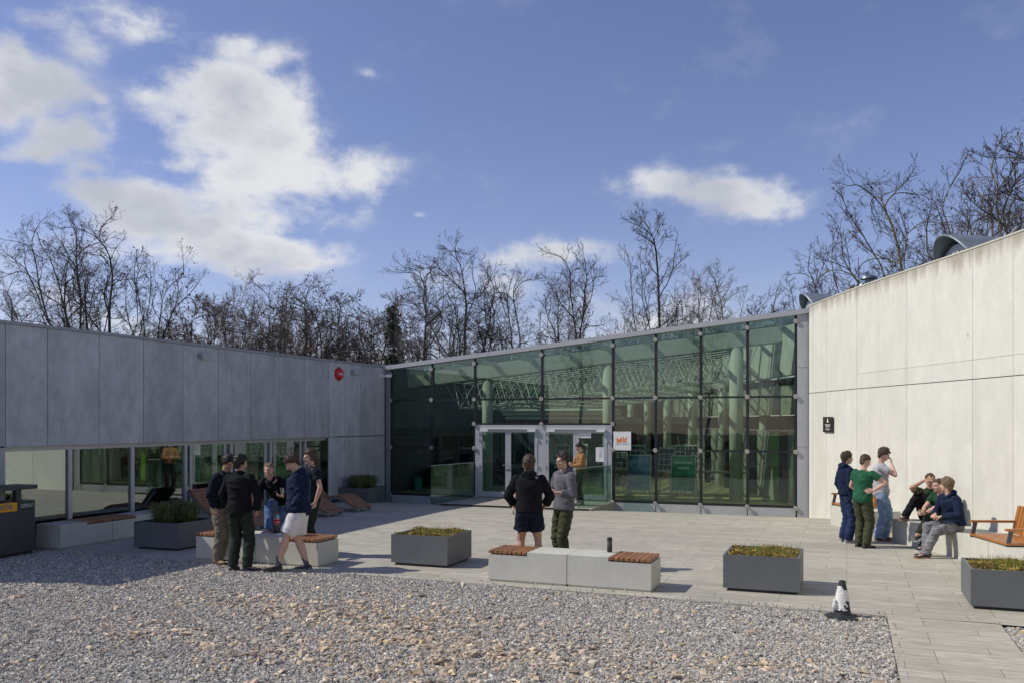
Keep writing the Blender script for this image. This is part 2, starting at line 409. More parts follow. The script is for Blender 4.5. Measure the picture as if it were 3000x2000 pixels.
rng = np.random.default_rng(5)
def in_view(x, y, marg=.06):
    f = -x*sin(YAW)*-1*-1; 
    return None
def stones(name, n, region, size, flat, mat, cols, seed, dens=None, zoff=0.):
    r = np.random.default_rng(seed)
    P = region(r, n)
    if dens is not None:
        P = P[r.random(len(P)) < dens(P)]
    n = len(P)
    base = np.array([(-1,-1,-1),(1,-1,-1),(1,1,-1),(-1,1,-1),(-1,-1,1),(1,-1,1),(1,1,1),(-1,1,1)], float)
    s = size(r, n)[:, None]
    V = np.repeat(base[None], n, 0)+r.uniform(-.42, .42, (n, 8, 3))
    V[:, 4:, :2] *= r.uniform(.35, .85, (n, 1, 1))
    V *= np.stack([r.uniform(.75, 1.35, n), r.uniform(.55, .95, n), r.uniform(*flat, n)], 1)[:, None]*s[:, None]*.5
    ax = r.normal(size=(n, 3)); ax[:, 2] *= 1.0
    tilt = r.normal(0, .45, n); az_ = r.uniform(0, 2*pi, n)
    c, s_ = np.cos(tilt), np.sin(tilt)
    y, z = V[:, :, 1].copy(), V[:, :, 2].copy()
    V[:, :, 1] = y*c[:, None]-z*s_[:, None]; V[:, :, 2] = y*s_[:, None]+z*c[:, None]
    c, s_ = np.cos(az_), np.sin(az_)
    x, y = V[:, :, 0].copy(), V[:, :, 1].copy()
    V[:, :, 0] = x*c[:, None]-y*s_[:, None]; V[:, :, 1] = x*s_[:, None]+y*c[:, None]
    V[:, :, 0] += P[:, 0:1]; V[:, :, 1] += P[:, 1:2]
    V[:, :, 2] += (r.uniform(-.006, .014, n)+zoff)[:, None]+s*.16
    F = np.array([(0,3,2,1),(4,5,6,7),(0,1,5,4),(1,2,6,5),(2,3,7,6),(3,0,4,7)])
    F = (F[None]+(np.arange(n)*8)[:, None, None]).reshape(-1, 4)
    me = bpy.data.meshes.new(name); me.vertices.add(n*8); me.vertices.foreach_set('co', V.reshape(-1))
    me.loops.add(len(F)*4); me.loops.foreach_set('vertex_index', F.reshape(-1).astype(np.int32))
    me.polygons.add(len(F)); me.polygons.foreach_set('loop_start', np.arange(len(F), dtype=np.int32)*4)
    me.update(calc_edges=True); me.shade_flat()
    cols = np.array(cols); pick = cols[r.integers(0, len(cols), n)]*r.uniform(.72, 1.22, (n, 1))
    C = np.ones((n, 8, 4)); C[:, :, :3] = pick[:, None]
    ca = me.color_attributes.new('Col', 'FLOAT_COLOR', 'POINT'); ca.data.foreach_set('color', C.reshape(-1))
    return link_mesh(name, me, mat)
def cam_uv(P):
    f = P[:, 0]*FW[0]+P[:, 1]*FW[1]; r_ = P[:, 0]*RT[0]+P[:, 1]*RT[1]
    return r_, f
def gravel_ok(P):
    x, y = P[:, 0], P[:, 1]
    e = 11.75-(x+13.1)*.0305-.02
    return ((x < .435) & (y < e) & (x > -16)) | ((x > 1.66) & (y < 11.25) & (x < 5))
def reg_near(r, n):
    # uniform over the seen part of the gravel with a margin, thinning outwards
    f = r.uniform(7.0, 16.2, n*2); lat = r.uniform(-1, 1, n*2)*(f*.60+.5)
    keep = r.random(n*2) < (f*.6+.5)/(16.2*.6+.5)
    f, lat = f[keep], lat[keep]
    P = np.stack([lat*RT[0]+f*FW[0], lat*RT[1]+f*FW[1]], 1)
    return P[gravel_ok(P)]
def reg_far(r, n):
    P = np.stack([r.uniform(-16, 5, n), r.uniform(-2, 11.8, n)], 1); P = P[gravel_ok(P)]
    lat, f = cam_uv(P); return P[(f < 7.2) | (np.abs(lat) > f*.6)]
GC = [(1, 1, 1), (.85, .86, .9), (1.18, 1.16, 1.14), (.66, .68, .72), (1.05, .96, .9), (1.3, 1.27, 1.2), (.92, .9, .95), (.5, .51, .56)]
S1 = lambda r, n: np.clip(r.lognormal(-3.86, .30, n), .010, .045)
a = stones('gravel', 430000, reg_near, S1, (.35, .65), 'stone_grey', GC, 3, zoff=-.03)
tag(a, 'loose crushed grey gravel covering the foreground', 'gravel', kind='stuff')
b_ = stones('gravel_margin', 22000, reg_far, lambda r, n: S1(r, n)*1.7, (.4, .7), 'stone_grey', GC, 4, zoff=-.03)
def reg_edge(r, n):
    x = r.uniform(-13, 1.6, n); y = 11.75-(x+13.1)*.0305+np.abs(r.normal(0, .12, n))
    P = np.stack([x, y], 1); m = x > .45; P[m, 0] = .45+np.abs(r.normal(0, .05, m.sum())); P[m, 1] = r.uniform(7, 11.3, m.sum()); return P
c_ = stones('gravel_stray', 420, reg_edge, lambda r, n: S1(r, n)*.8, (.4, .7), 'stone_grey', GC, 14, zoff=.004)
# one object for all the gravel
bpy.context.view_layer.update()
def join_into(a, b):
    bm = bmesh.new(); bm.from_mesh(a.data); bm.from_mesh(b.data); bm.to_mesh(a.data); bm.free(); bpy.data.objects.remove(b)
join_into(a, b_); join_into(a, c_)
def blobs(P):
    d = np.zeros(len(P))
    for (px, py, rx, ry, w) in [(1150, 1850, 1.5, .9, 1), (1000, 1780, 1.6, .55, .9), (800, 1760, 1.5, .6, .5), (1500, 1900, 1.6, .7, .6), (480, 1850, 1.1, .45, .55), (900, 1930, 2.2, .5, .4), (1750, 1940, 1.4, .5, .4), (1300, 1980, 1.5, .4, .5), (2200, 1950, 1.6, .5, .25), (300, 1760, 1.4, .5, .25)]:
        c = G(px, py); d += w*np.exp(-((P[:, 0]-c.x)/rx)**2-((P[:, 1]-c.y)/ry)**2)
    n = np.sin(P[:, 0]*2.3+P[:, 1]*1.1)*np.sin(P[:, 1]*3.7-P[:, 0])*.5+.5
    return np.clip(d*(.28+.6*n)+.045, 0, 1)
TC = [(1, 1, 1), (1.1, 1.02, .98), (.85, .82, .82), (1.15, 1.08, .98), (.98, .84, .80), (1.05, .9, .86), (.8, .8, .84), (1.12, 1.0, .78), (.72, .66, .64), (1.3, 1.25, 1.15), (1.0, .88, .86)]
b_ = stones('rubble_stones', 34000, reg_near, lambda r, n: np.clip(r.lognormal(-3.2, .38, n), .02, .10), (.22, .45), 'stone_tan', TC, 9, dens=blobs, zoff=-.018)
tag(b_, 'flat tan and brown stone chips scattered over the grey gravel', 'stones', kind='stuff')

# ------------------------------------------------------------------ left wing
wing = empty('concrete_wing', (XW, 18, 0), 0, 'long low building clad in grey cement panels above a ribbon of windows, in shade', 'building')
def put(mb_, name, mat, parent, **k):
    o = mb_.build(name, mat, None, **k); o.parent = parent
    o.matrix_parent_inverse = Matrix.Translation(-parent.location) if parent.type == 'EMPTY' and parent.parent is None else Matrix.Identity(4)
    return o
ZT = 4.02; ZH = 1.86; YL = 8.3
J = [YL, 8.80, 9.97, 11.25, 12.12, 13.32, 14.49, 15.67, 16.85, 18.04, 19.21, 20.38, 21.56, 22.42, 23.32, 24.23, YF-.03]
rr = random.Random(4)
def tone(a=.09):
    v = 1+rr.uniform(-a, a); return (v, v, v*1.01)
mb = MB(); g = .007
for i in range(len(J)-1):
    a, b = J[i]+g, J[i+1]-g
    low = b > 22.4 or b < 11.3
    mb.box((XW-.03, a, ZH+.012 if low else ZH), (XW, b, ZT), 0, tone())
    if low: mb.box((XW-.03, a, -.45 if b > 22 else -.05), (XW, b, ZH-.012), 0, tone())
put(mb, 'cladding', ['clad_panel'], wing)
mb = MB()
mb.box((XW-.35, YL, ZH+.03), (XW-.034, YF-.02, ZT-.02)); mb.box((XW-.35, 22.42, -.5), (XW-.034, YF-.02, ZH+.028)); mb.box((XW-.35, YL, -.5), (XW-.034, 11.24, ZH+.028))
put(mb, 'wall', 'joint_dark', wing)
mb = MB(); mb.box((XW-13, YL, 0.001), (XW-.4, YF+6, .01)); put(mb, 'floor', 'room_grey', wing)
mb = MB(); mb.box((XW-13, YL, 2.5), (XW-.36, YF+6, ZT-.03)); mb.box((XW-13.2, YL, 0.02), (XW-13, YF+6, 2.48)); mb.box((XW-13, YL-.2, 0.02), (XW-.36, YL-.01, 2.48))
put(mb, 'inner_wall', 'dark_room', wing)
mb = MB(); mb.box((XW-13.3, YL-.2, ZT+.004), (XW+.03, YF-.0, ZT+.06)); put(mb, 'roof_edge', 'coping_metal', wing)
# window ribbon
MU = [11.25, 12.73, 14.31, 15.89, 17.46, 19.02, 20.58, 22.14]
FX0, FX1 = XW-.20, XW-.11
mb = MB()
mb.box((FX0, 11.25, ZH-.09), (FX1, 22.14, ZH-.002)); mb.box((FX0, 11.25, .10), (FX1, 22.14, .20))
for i, y in enumerate(MU):
    w = .045
    mb.box((FX0-.002, y-w, .202), (FX1+.002, y+w, ZH-.092))
for (a, b) in ((3, 4), (4, 5), (5, 6)):
    y0 = MU[a]+.16; y1 = MU[b]-.16
    for (u, v) in ((y0, y0+.08), (y1-.08, y1)): mb.box((FX0-.05, u, .202), (FX1-.03, v, ZH-.094))
put(mb, 'window_frame', 'alu', wing)
mb = MB(); mb.box((XW-.34, 22.145, -.04), (XW-.05, 22.36, ZH-.01)); put(mb, 'window_reveal', 'hall_blue', wing)
mb = MB(); mb.box((XW-.30, 11.25, -.06), (XW-.04, 22.14, .098)); put(mb, 'window_sill', 'alu_panel', wing)
for a, b in zip(MU, MU[1:]):
    mb = MB(); mb.box((XW-.165, a+.046, .201), (XW-.150, b-.046, ZH-.091)); put(mb, 'window_pane', 'wing_glass', wing)

# ------------------------------------------------------------------ glass hall
hall = empty('glass_hall', (-7, YF, ZB), 0, 'glass fronted entrance hall with sloping roof between the grey wing and pale concrete wall', 'building')
FXS = [-13.61, -12.17, -10.71, -8.52, -6.34, -5.09, -3.82, -2.55, -1.28]
R1, R2, R3, R4 = 2.98, 2.23, 1.485, .0
def ztop(x): return 4.00+(x+13.61)*(5.22-4.00)/(12.64)
def pane(x0, x1, z0, z1, sl=False, name='pane'):
    g = .02; mb = MB()
    if sl: poly = [(x0+g, z0+g), (x1-g, z0+g), (x1-g, ztop(x1)-.05), (x0+g, ztop(x0)-.05)]
    else: poly = [(x0+g, z0+g), (x1-g, z0+g), (x1-g, z1-g), (x0+g, z1-g)]
    mb.prism(poly, YF-.006, YF+.006, 'y'); return put(mb, name, 'facade_glass', hall)
for i in range(8):
    x0, x1 = FXS[i], FXS[i+1]
    pane(x0, x1, R1, 0, True)
    if i in (2, 3): pane(x0, x1, R2, R1)
    else: pane(x0, x1, R3, R1); pane(x0, x1, R4, R3)
DX0, DX1, DXM = FXS[2], FXS[4], FXS[3]
for i, x in enumerate(FXS):
    mb = MB(); z0 = R4-.03 if i not in (3,) else R2
    mb.box((x-.037, YF-.012, z0), (x+.037, YF+.09, ztop(x)-.045)); put(mb, 'mullion', 'black_gasket', hall)
mb = MB()
for (z, x0, x1) in ((R1, FXS[0], FXS[8]), (R2, FXS[2], FXS[4]), (R3, FXS[0], FXS[2]), (R3, FXS[4], FXS[8]), (R4, FXS[0], FXS[2]), (R4, FXS[4], FXS[8])):
    for i in range(8):
        a, b = max(x0, FXS[i]), min(x1, FXS[i+1])
        if b-a > .3: mb = MB(); mb.box((a+.038, YF-.010, z-.027), (b-.038, YF+.05, z+.027)); put(mb, 'transom', 'black_gasket', hall)
for i, x in enumerate(FXS):
    zs = [ztop(x)-.20 if i not in (0, 8) else ztop(x)-.20, R1]
    if i in (2, 3, 4): zs.append(R2)
    if i != 3: zs.append(R3); zs.append(R4-.03)
    for z in zs:
        mb = MB(); M = Matrix.Translation((x, YF-.075, z)) @ Matrix.Rotation(pi/2, 4, 'X')
        mb.lathe([(.02, -.06), (.02, 0), (.058, .0), (.064, .006), (.064, .02), (.058, .026)], n=20, M=M)
        put(mb, 'glazing_disc', 'disc_metal', hall)
# plinth panels
PX_ = [(FXS[0], FXS[1]), (FXS[1], FXS[2]-.02)]+[(FXS[i], FXS[i+1]) for i in range(4, 8)]
for (a, b) in PX_:
    mb = MB(); mb.box((a+.012, YF-.02, -.42), (b-.012, YF+.05, R4-.04)); put(mb, 'plinth_panel', 'alu_panel', hall)
mb = MB(); mb.box((-13.83, YF+.0, -.42), (-13.64, YF+.10, 4.0)); put(mb, 'corner_post', 'coping_metal', hall)
mb = MB()
for (z0, z1) in ((-.42, 1.62), (1.63, 3.75), (3.76, 0)):
    z1b = z1 or ztop(-1.1)-.03
    mb.prism([(-1.245, z0), (-.955, z0), (-.955, z1b), (-1.245, z1b)], YF-.05, YF+.25, 'y')
put(mb, 'side_panel', 'alu_panel', hall)
mb = MB()
xs = [-13.86, -10.2, -6.9, -3.6, -.90]
for a, b in zip(xs, xs[1:]):
    mb.prism([(a+.003, ztop(a)-.03), (b-.003, ztop(b)-.03), (b-.003, ztop(b)+.10), (a+.003, ztop(a)+.10)], YF-.12, YF+.30, 'y')
put(mb, 'roof_edge', 'alu_panel', hall)
# doors
mb = MB()
f0, f1 = YF-.05, YF+.06
mb.box((DX0+.03, f0, 0), (DX0+.17, f1, R2-.03)); mb.box((DX1-.17, f0, 0), (DX1-.03, f1, R2-.03)); mb.box((DXM-.13, f0, 0), (DXM+.13, f1, R2-.16))
mb.box((DX0+.172, f0, R2-.158), (DX1-.172, f1, R2-.03))
put(mb, 'door_frame', 'alu', hall)
for (a, b) in ((DX0+.172, DXM-.132), (DXM+.132, DX1-.172)):
    c = (a+b)/2
    for (u, v, side) in ((a+.006, c-.003, 0), (c+.003, b-.006, 1)):
        mb = MB(); t0, t1 = YF-.062, YF+.0
        mb.box((u, t0, .012), (u+.085, t1, R2-.17)); mb.box((v-.085, t0, .012), (v, t1, R2-.17))
        mb.box((u+.087, t0, .012), (v-.087, t1, .17)); mb.box((u+.087, t0, R2-.25), (v-.087, t1, R2-.17))
        dr = put(mb, 'door', 'alu', hall)
        mb = MB(); mb.box((u+.088, YF-.036, .172), (v-.088, YF-.024, R2-.252)); p_ = mb.build('pane', 'door_glass', dr)
        mb = MB(); hx = v-.045 if side == 0 else u+.045
        mb.tube([(hx, YF-.062, .98), (hx, YF-.11, .98), (hx+(.11 if side else -.11), YF-.11, .98)], .011, 8)
        mb.box((hx-.02, YF-.07, .80), (hx+.02, YF-.063, .86)); mb.build('handle', 'chrome', dr)
        mb = MB(); hx = u-.012 if side == 0 else v+.012
        for z in (.2, .95, 1.75, 1.95): mb.tube([(hx, YF-.075, z-.05), (hx, YF-.075, z+.05)], .018, 8); mb.box((hx-.035, YF-.072, z-.03), (hx+.035, YF-.064, z+.03))
        mb.build('hinge', 'alu', dr)
    mb = MB(); mb.box((a+.03, YF-.12, R2-.155), (b-.03, YF-.075, R2-.125)); mb.box((a+.05, YF-.13, R2-.225), (a+.30, YF-.068, R2-.165)); mb.box((b-.30, YF-.13, R2-.225), (b-.05, YF-.068, R2-.165))
    put(mb, 'door_closer', 'white_paint', hall)
# entrance deck and its two glass guards
dk = MB(); dk.prism([(YF+.35, -.02), (YF+.35, -.34), (22.3, -.08), (22.3, -.045+.045)], DX0-.0, DX1+.05, 'x')
o = dk.build('entrance_deck', 'deck_wood'); tag(o, 'level timber toned landing in front of the glass double doors', kind='structure')
mb = MB(); mb.box((DX0+.05, 22.26, -.03), (DX1, 22.30, .002)); o = mb.build('drain_grate', 'black_plastic'); tag(o, 'narrow dark drain slot along the front edge of the door landing', 'drain')
for (xa, lab, xo) in ((DX0+.02, 'frameless glass guard left of the doors, half in shade', -.35), (DX1-.03, 'frameless glass guard right of the doors, in the sun', -.35)):
    yo = 22.45
    gd = empty('glass_guard', (xa, 23.6, 0), 0, lab, 'glass railing', 'glass guards beside the door landing')
    for (ya, yb) in ((yo, 23.63), (23.65, YF-.14)):
        fa = (YF-.14-ya)/(YF-.14-yo); fb_ = (YF-.14-yb)/(YF-.14-yo)
        mb = MB(); x1, x2 = xa+xo*fa, xa+xo*fb_
        mb.add([(x1-.008, ya, -.12), (x1+.008, ya, -.12), (x2+.008, yb, -.2), (x2-.008, yb, -.2), (x1-.008, ya, 1.04), (x1+.008, ya, 1.04), (x2+.008, yb, 1.04), (x2-.008, yb, 1.04)],
               [(0,3,2,1),(4,5,6,7),(0,1,5,4),(1,2,6,5),(2,3,7,6),(3,0,4,7)])
        put(mb, 'glass_panel', 'guard_glass', gd)
    mb = MB(); mb.tube([(xa+xo, yo, 1.05), (xa, YF-.14, 1.05)], .012, 6); put(mb, 'top_rail', 'zinc_light', gd)
    mb = MB()
    for f in (.1, .32, .6, .85):
        M = Matrix.Translation((xa+xo*f, YF-.14-(YF-.14-yo)*f, -.05)) @ Matrix.Rotation(pi/2, 4, 'Y'); mb.lathe([(.02, -.03), (.02, .03)], n=10, M=M)
    put(mb, 'fixing', 'chrome', gd)

# hall shell
HX0, HY1 = -13.8, 41.0
def wallx(y):   # right inner wall
    return -.94-(y-24.68)*.42
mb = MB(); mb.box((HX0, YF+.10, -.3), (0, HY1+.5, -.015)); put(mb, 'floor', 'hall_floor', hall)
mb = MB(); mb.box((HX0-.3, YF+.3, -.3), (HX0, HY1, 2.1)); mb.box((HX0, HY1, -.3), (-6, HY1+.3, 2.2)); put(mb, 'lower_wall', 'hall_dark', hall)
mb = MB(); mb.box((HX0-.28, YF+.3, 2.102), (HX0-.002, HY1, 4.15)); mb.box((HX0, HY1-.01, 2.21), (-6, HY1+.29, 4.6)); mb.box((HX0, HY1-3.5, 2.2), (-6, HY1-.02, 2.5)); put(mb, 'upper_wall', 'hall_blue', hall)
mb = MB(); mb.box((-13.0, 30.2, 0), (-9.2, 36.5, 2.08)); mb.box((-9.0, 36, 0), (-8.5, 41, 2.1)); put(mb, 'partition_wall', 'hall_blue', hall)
# right inner wall bands
def band(z0, z1, off, mat, nm, y0=24.95, y1=HY1):
    mb = MB(); a, b = (wallx(y0)+off, y0), (wallx(y1)+off, y1)
    mb.prism([(a[0], a[1]), (b[0], b[1]), (b[0]+.3, b[1]), (a[0]+.3, a[1])], z0, z1, 'z'); put(mb, nm, mat, hall)
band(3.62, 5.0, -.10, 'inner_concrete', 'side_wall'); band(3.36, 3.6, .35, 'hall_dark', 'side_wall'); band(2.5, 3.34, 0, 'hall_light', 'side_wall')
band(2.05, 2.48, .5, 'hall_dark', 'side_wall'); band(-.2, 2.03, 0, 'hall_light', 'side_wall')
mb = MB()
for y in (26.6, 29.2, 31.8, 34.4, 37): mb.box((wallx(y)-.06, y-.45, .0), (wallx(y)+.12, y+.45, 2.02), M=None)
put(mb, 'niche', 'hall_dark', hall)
# concrete ring beam behind the glass
mb = MB()
def beam(y0, y1, h0, h1, nm, mat):
    m_ = MB(); m_.prism([(HX0, ztop(-13.6)-h1), (-1.3, ztop(-1.3)-h1), (-1.3, ztop(-1.3)-h0), (HX0, ztop(-13.6)-h0)], y0, y1, 'y'); put(m_, nm, mat, hall)
beam(26.3, 26.75, .10, .55, 'ring_beam', 'inner_concrete')
beam(HY1-1.2, HY1-.4, .1, .5, 'ring_beam', 'inner_concrete')
mb = MB(); k_ = 0
for x in np.arange(-13.2, -1.4, 1.27): mb.box((x-.05, YF+.35, ztop(x)-.20), (x+.05, 26.28, ztop(x)-.06))
put(mb, 'roof_bracket', 'truss_steel', hall)
def column(x, y, r, zt_):
    m_ = MB(); m_.lathe([(r, -.02), (r, zt_)], (x, y, 0), 28); o = put(m_, 'column', 'inner_concrete', hall)
    for p in o.data.polygons:
        if len(p.vertices) == 4: p.use_smooth = True
for px, r in ((1428, .17), (1782, .17), (2157, .20)):
    c = PY(px, 1200, 26.5); column(c.x, 26.5, r, ztop(c.x)-.54)
for px, y, r in ((2240, 29.4, .17), (2118, 32, .17), (2028, 34, .16), (1955, 35.8, .16), (1897, 37.4, .15), (1848, 38.6, .15)):
    c = PY(px, 1200, y); column(c.x, y, r, 3.95)
for px, y in ((1325, 33), (1370, 34.5), (1455, 31)):
    c = PY(px, 1200, y); column(c.x, y, .3, 2.1)
# space frame under the glazed roof
mb = MB(); cs = .86
nxr = 12; nyr = 14; X0t, Y0t = -12.9, 27.2
def tp(i, j): x = X0t+i*cs; return (x, Y0t+j*cs, ztop(x)-.40)
def bt(i, j): x = X0t+(i+.5)*cs; return (x, Y0t+(j+.5)*cs, ztop(x)-1.35)
for i in range(nxr+1):
    for j in range(nyr+1):
        if tp(i, j)[0] > wallx(tp(i, j)[1])-.3: continue
        if i < nxr: mb.tube([tp(i, j), tp(i+1, j)], .020, 5)
        if j < nyr: mb.tube([tp(i, j), tp(i, j+1)], .020, 5)
        if i < nxr and j < nyr:
            for (a, b) in ((0, 0), (1, 0), (0, 1), (1, 1)): mb.tube([tp(i+a, j+b), bt(i, j)], .0115, 4)
            if i < nxr-1: mb.tube([bt(i, j), bt(i+1, j)], .020, 5)
            if j < nyr-1: mb.tube([bt(i, j), bt(i, j+1)], .020, 5)
            mb.ball(bt(i, j), .05, 6, 4)
put(mb, 'space_frame', 'truss_steel', hall)
mb = MB()
for x in np.arange(-13.4, -1.4, 1.05): mb.box((x-.03, 26.8, ztop(x)+.0), (x+.03, HY1, ztop(x)+.07))
put(mb, 'roof_bars', 'alu', hall)
mb = MB()
for y in np.arange(26.9, HY1, 1.05): mb.prism([(HX0, ztop(HX0)-.33), (-1.0, ztop(-1.0)-.33), (-1.0, ztop(-1.)-.002), (HX0, ztop(HX0)-.002)], y-.02, y+.02, 'y')
put(mb, 'added_roof_fins', 'hall_dark', hall)  # dark fins added to hide the bright roof from view and dim the hall
mb = MB(); mb.prism([(HX0, ztop(HX0)+.08), (-1.0, ztop(-1.0)+.08), (-1.0, ztop(-1.)+.09), (HX0, ztop(HX0)+.09)], YF+.31, HY1, 'y'); put(mb, 'roof_glazing', 'roof_glass', hall)
mb = MB()
for z in (2.42, 2.55, 2.66): mb.tube([(-10.6, 32-z*2, z), (-6.6, 32-z*2, z)], .05, 8)
put(mb, 'air_duct', 'truss_steel', hall)
# pendant lamps under the frame
pl = [(1445, 1192, 31), (1478, 1188, 31), (1620, 1178, 32), (1555, 1185, 30), (1660, 1176, 31), (1690, 1172, 31), (1855, 1147, 33), (1872, 1142, 33.5), (1908, 1136, 32), (1945, 1126, 31), (1990, 1125, 30.5), (2042, 1112, 30), (2100, 1100, 29.3), (2248, 1073, 28.4), (2175, 1085, 29)]
for k_, (px, py, y) in enumerate(pl):
    c = PY(px, py, y)
    t_ = MB(); t_.lathe([(.02, .16), (.09, .155), (.095, -.12), (.085, -.12)], (0, 0, 0), 12); t_.tube([(0, 0, .15), (0, 0, ztop(c.x)-1.0-c.z)], .006, 4)
    o = t_.build('pendant_lamp', 'zinc_light' if px < 1800 else 'zinc'); o.location = c; tag(o, 'small can shaped pendant lamp hanging inside the glass hall under the space frame', 'lamp', 'can lamps hanging inside the glass hall')

# ------------------------------------------------------------------ right concrete wall
wb = empty('concrete_wall_building', (1.5, 19, 0), 0, 'tall curved pale board marked concrete wall in full sun on the right', 'building')
cum = [0.]
for a, b in zip(WALL, WALL[1:]): cum.append(cum[-1]+sqrt((a[0]-b[0])**2+(a[1]-b[1])**2))
def wpt(s, off=0.):
    s = max(0, min(s, cum[-1]-1e-4))
    for i in range(len(WALL)-1):
        if s <= cum[i+1]: break
    f = (s-cum[i])/(cum[i+1]-cum[i])
    # smooth with Catmull-Rom
    P = [Vector(WALL[max(0, min(len(WALL)-1, i+k))]) for k in (-1, 0, 1, 2)]
    if i == 0: P[0] = 2*P[1]-P[2]
    p = .5*((2*P[1])+(-P[0]+P[2])*f+(2*P[0]-5*P[1]+4*P[2]-P[3])*f*f+(-P[0]+3*P[1]-3*P[2]+P[3])*f**3)
    d = .5*((-P[0]+P[2])+2*(2*P[0]-5*P[1]+4*P[2]-P[3])*f+3*(-P[0]+3*P[1]-3*P[2]+P[3])*f*f); d.normalize()
    nrm = Vector((d.y, -d.x))   # to the left of travel is outside (towards -x)
    return Vector((p.x+nrm.x*off, p.y+nrm.y*off)), nrm, d
# +normal should face the plaza (-x)
_, n0, _ = wpt(3.0); SG = 1 if n0.x < 0 else -1
def s_of_px(px):
    best = None
    for k in range(0, 1800):
        s = k*.012
        p, n_, d_ = wpt(s); f = p.x*FW[0]+p.y*FW[1]; r_ = p.x*RT[0]+p.y*RT[1]
        if f < .5: break
        q = abs(r_/f*FPX+1500-px)
        if best is None or q < best[0]: best = (q, s)
    return best[1]
JS = [s_of_px(p) for p in (2380, 2422, 2510, 2657, 2850, 2968)]
JS = [0.0]+JS+[JS[-1]+1.25*k for k in range(1, 12) if JS[-1]+1.25*k < cum[-1]-.5]+[cum[-1]-.01]
ZWT = 5.36; ZJ = 3.06; ZJ2 = 3.40
mb = MB(); gj = .004
def wpanel(s0, s1, z0, z1, off=0.0, col=None):
    n = max(1, int((s1-s0)/.3)); 
    ring0 = []; ring1 = []
    for k in range(n+1):
        s = s0+(s1-s0)*k/n; p, _, _ = wpt(s, SG*off); q, _, _ = wpt(s, -SG*.06); ring0.append(p); ring1.append(q)
    vs = []; fs = []
    for p, q in zip(ring0, ring1): vs += [(p.x, p.y, z0), (p.x, p.y, z1), (q.x, q.y, z1), (q.x, q.y, z0)]
    for k in range(n):
        for e in range(4): fs.append((k*4+e, k*4+(e+1) % 4, (k+1)*4+(e+1) % 4, (k+1)*4+e))
    fs += [(3, 2, 1, 0), (n*4, n*4+1, n*4+2, n*4+3)]
    mb.add(vs, fs, 0, col)
for i, (a, b) in enumerate(zip(JS, JS[1:])):
    a_, b_2 = a+gj, b-gj
    wpanel(a_, b_2, -.45, ZJ-.010, 0, tone(.035))
    t_ = tone(.035)
    if i >= 3: wpanel(a_, b_2, ZJ+.006, ZJ2-.0025, .0, tone(.03)); wpanel(a_, b_2, ZJ2+.0025, ZWT, 0, t_)
    else: wpanel(a_, b_2, ZJ+.006, ZWT, 0, t_)
put(mb, 'wall_face', 'wall_concrete', wb)
mb = MB()
pts = [wpt(s, -SG*.075)[0] for s in np.linspace(0, cum[-1]-.01, 60)]; pt2 = [wpt(s, -SG*.42)[0] for s in np.linspace(0, cum[-1]-.01, 60)]
simple('joint_brown', (.34, .30, .23), .9, .3, 5)
mb.prism([tuple(p) for p in pts]+[tuple(p) for p in pt2[::-1]], -.5, ZWT-.03, 'z'); put(mb, 'wall_core', 'joint_brown', wb)
mb = MB()
pts = [wpt(s, SG*.012)[0] for s in np.linspace(0, cum[-1]-.01, 60)]; pt2 = [wpt(s, -SG*.45)[0] for s in np.linspace(0, cum[-1]-.01, 60)]
mb.prism([tuple(p) for p in pts]+[tuple(p) for p in pt2[::-1]], ZWT+.002, ZWT+.03, 'z'); put(mb, 'wall_coping', 'bench_concrete', wb)
mb = MB(); mb.prism([tuple(p) for p in pt2]+[(22, -3), (22, 33), (-.5, 33)], 5.0, 5.15, 'z'); put(mb, 'roof', 'roof_grey', wb)
mb = MB(); mb.box((21.7, -3, -.5), (22, 33, 5.0)); mb.box((-.3, 32.7, -.5), (21.7, 33, 5.0)); put(mb, 'rear_wall', 'wall_concrete', wb)
# ground under buildings
mb = MB(); mb.box((XW-14, YL-.3, -.6), (XW-.02, 60, -.52)); mb.box((XW, YF+.05, -.6), (22, 60, -.5)); o = mb.build('building_footing', 'earth'); tag(o, kind='structure'); o['label'] = 'earth under and behind the buildings'
# ------------------------------------------------------------------ trees
simple('bark_dark', (.075, .068, .055), .95, .35, 3, .02, 20)
simple('bark_moss', (.13, .115, .055), .95, .35, 2, .02, 20)
simple('bark_birch', (.55, .53, .50), .8, .35, 2, stretch=(1, 1, 6))
simple('twig_dark', (.085, .072, .062), .95, .2, 1)
simple('twig_grey', (.16, .135, .125), .95, .2, 1)
simple('twig_brown', (.17, .115, .09), .95, .2, 1)
simple('dry_leaf', (.14, .085, .045), .9, .3, 1)
simple('pine_needle', (.035, .055, .025), .9, .35, 1)
FORMS = dict(  # crown base, crown shape, attraction points, jitter, upward pull, droop
 oak=dict(zb=.30, shape='round', n=230, jit=.11, up=.10, droop=0, tips=2),
 vase=dict(zb=.26, shape='fan', n=240, jit=.07, up=.35, droop=0, tips=3),
 crooked=dict(zb=.34, shape='clumps', n=160, jit=.19, up=.10, droop=0, tips=2),
 tall=dict(zb=.30, shape='column', n=190, jit=.10, up=.45, droop=0, tips=3),
 birch=dict(zb=.26, shape='round', n=260, jit=.07, up=.50, droop=1, tips=3),
 brush=dict(zb=.08, shape='round', n=130, jit=.15, up=.25, droop=0, tips=3))
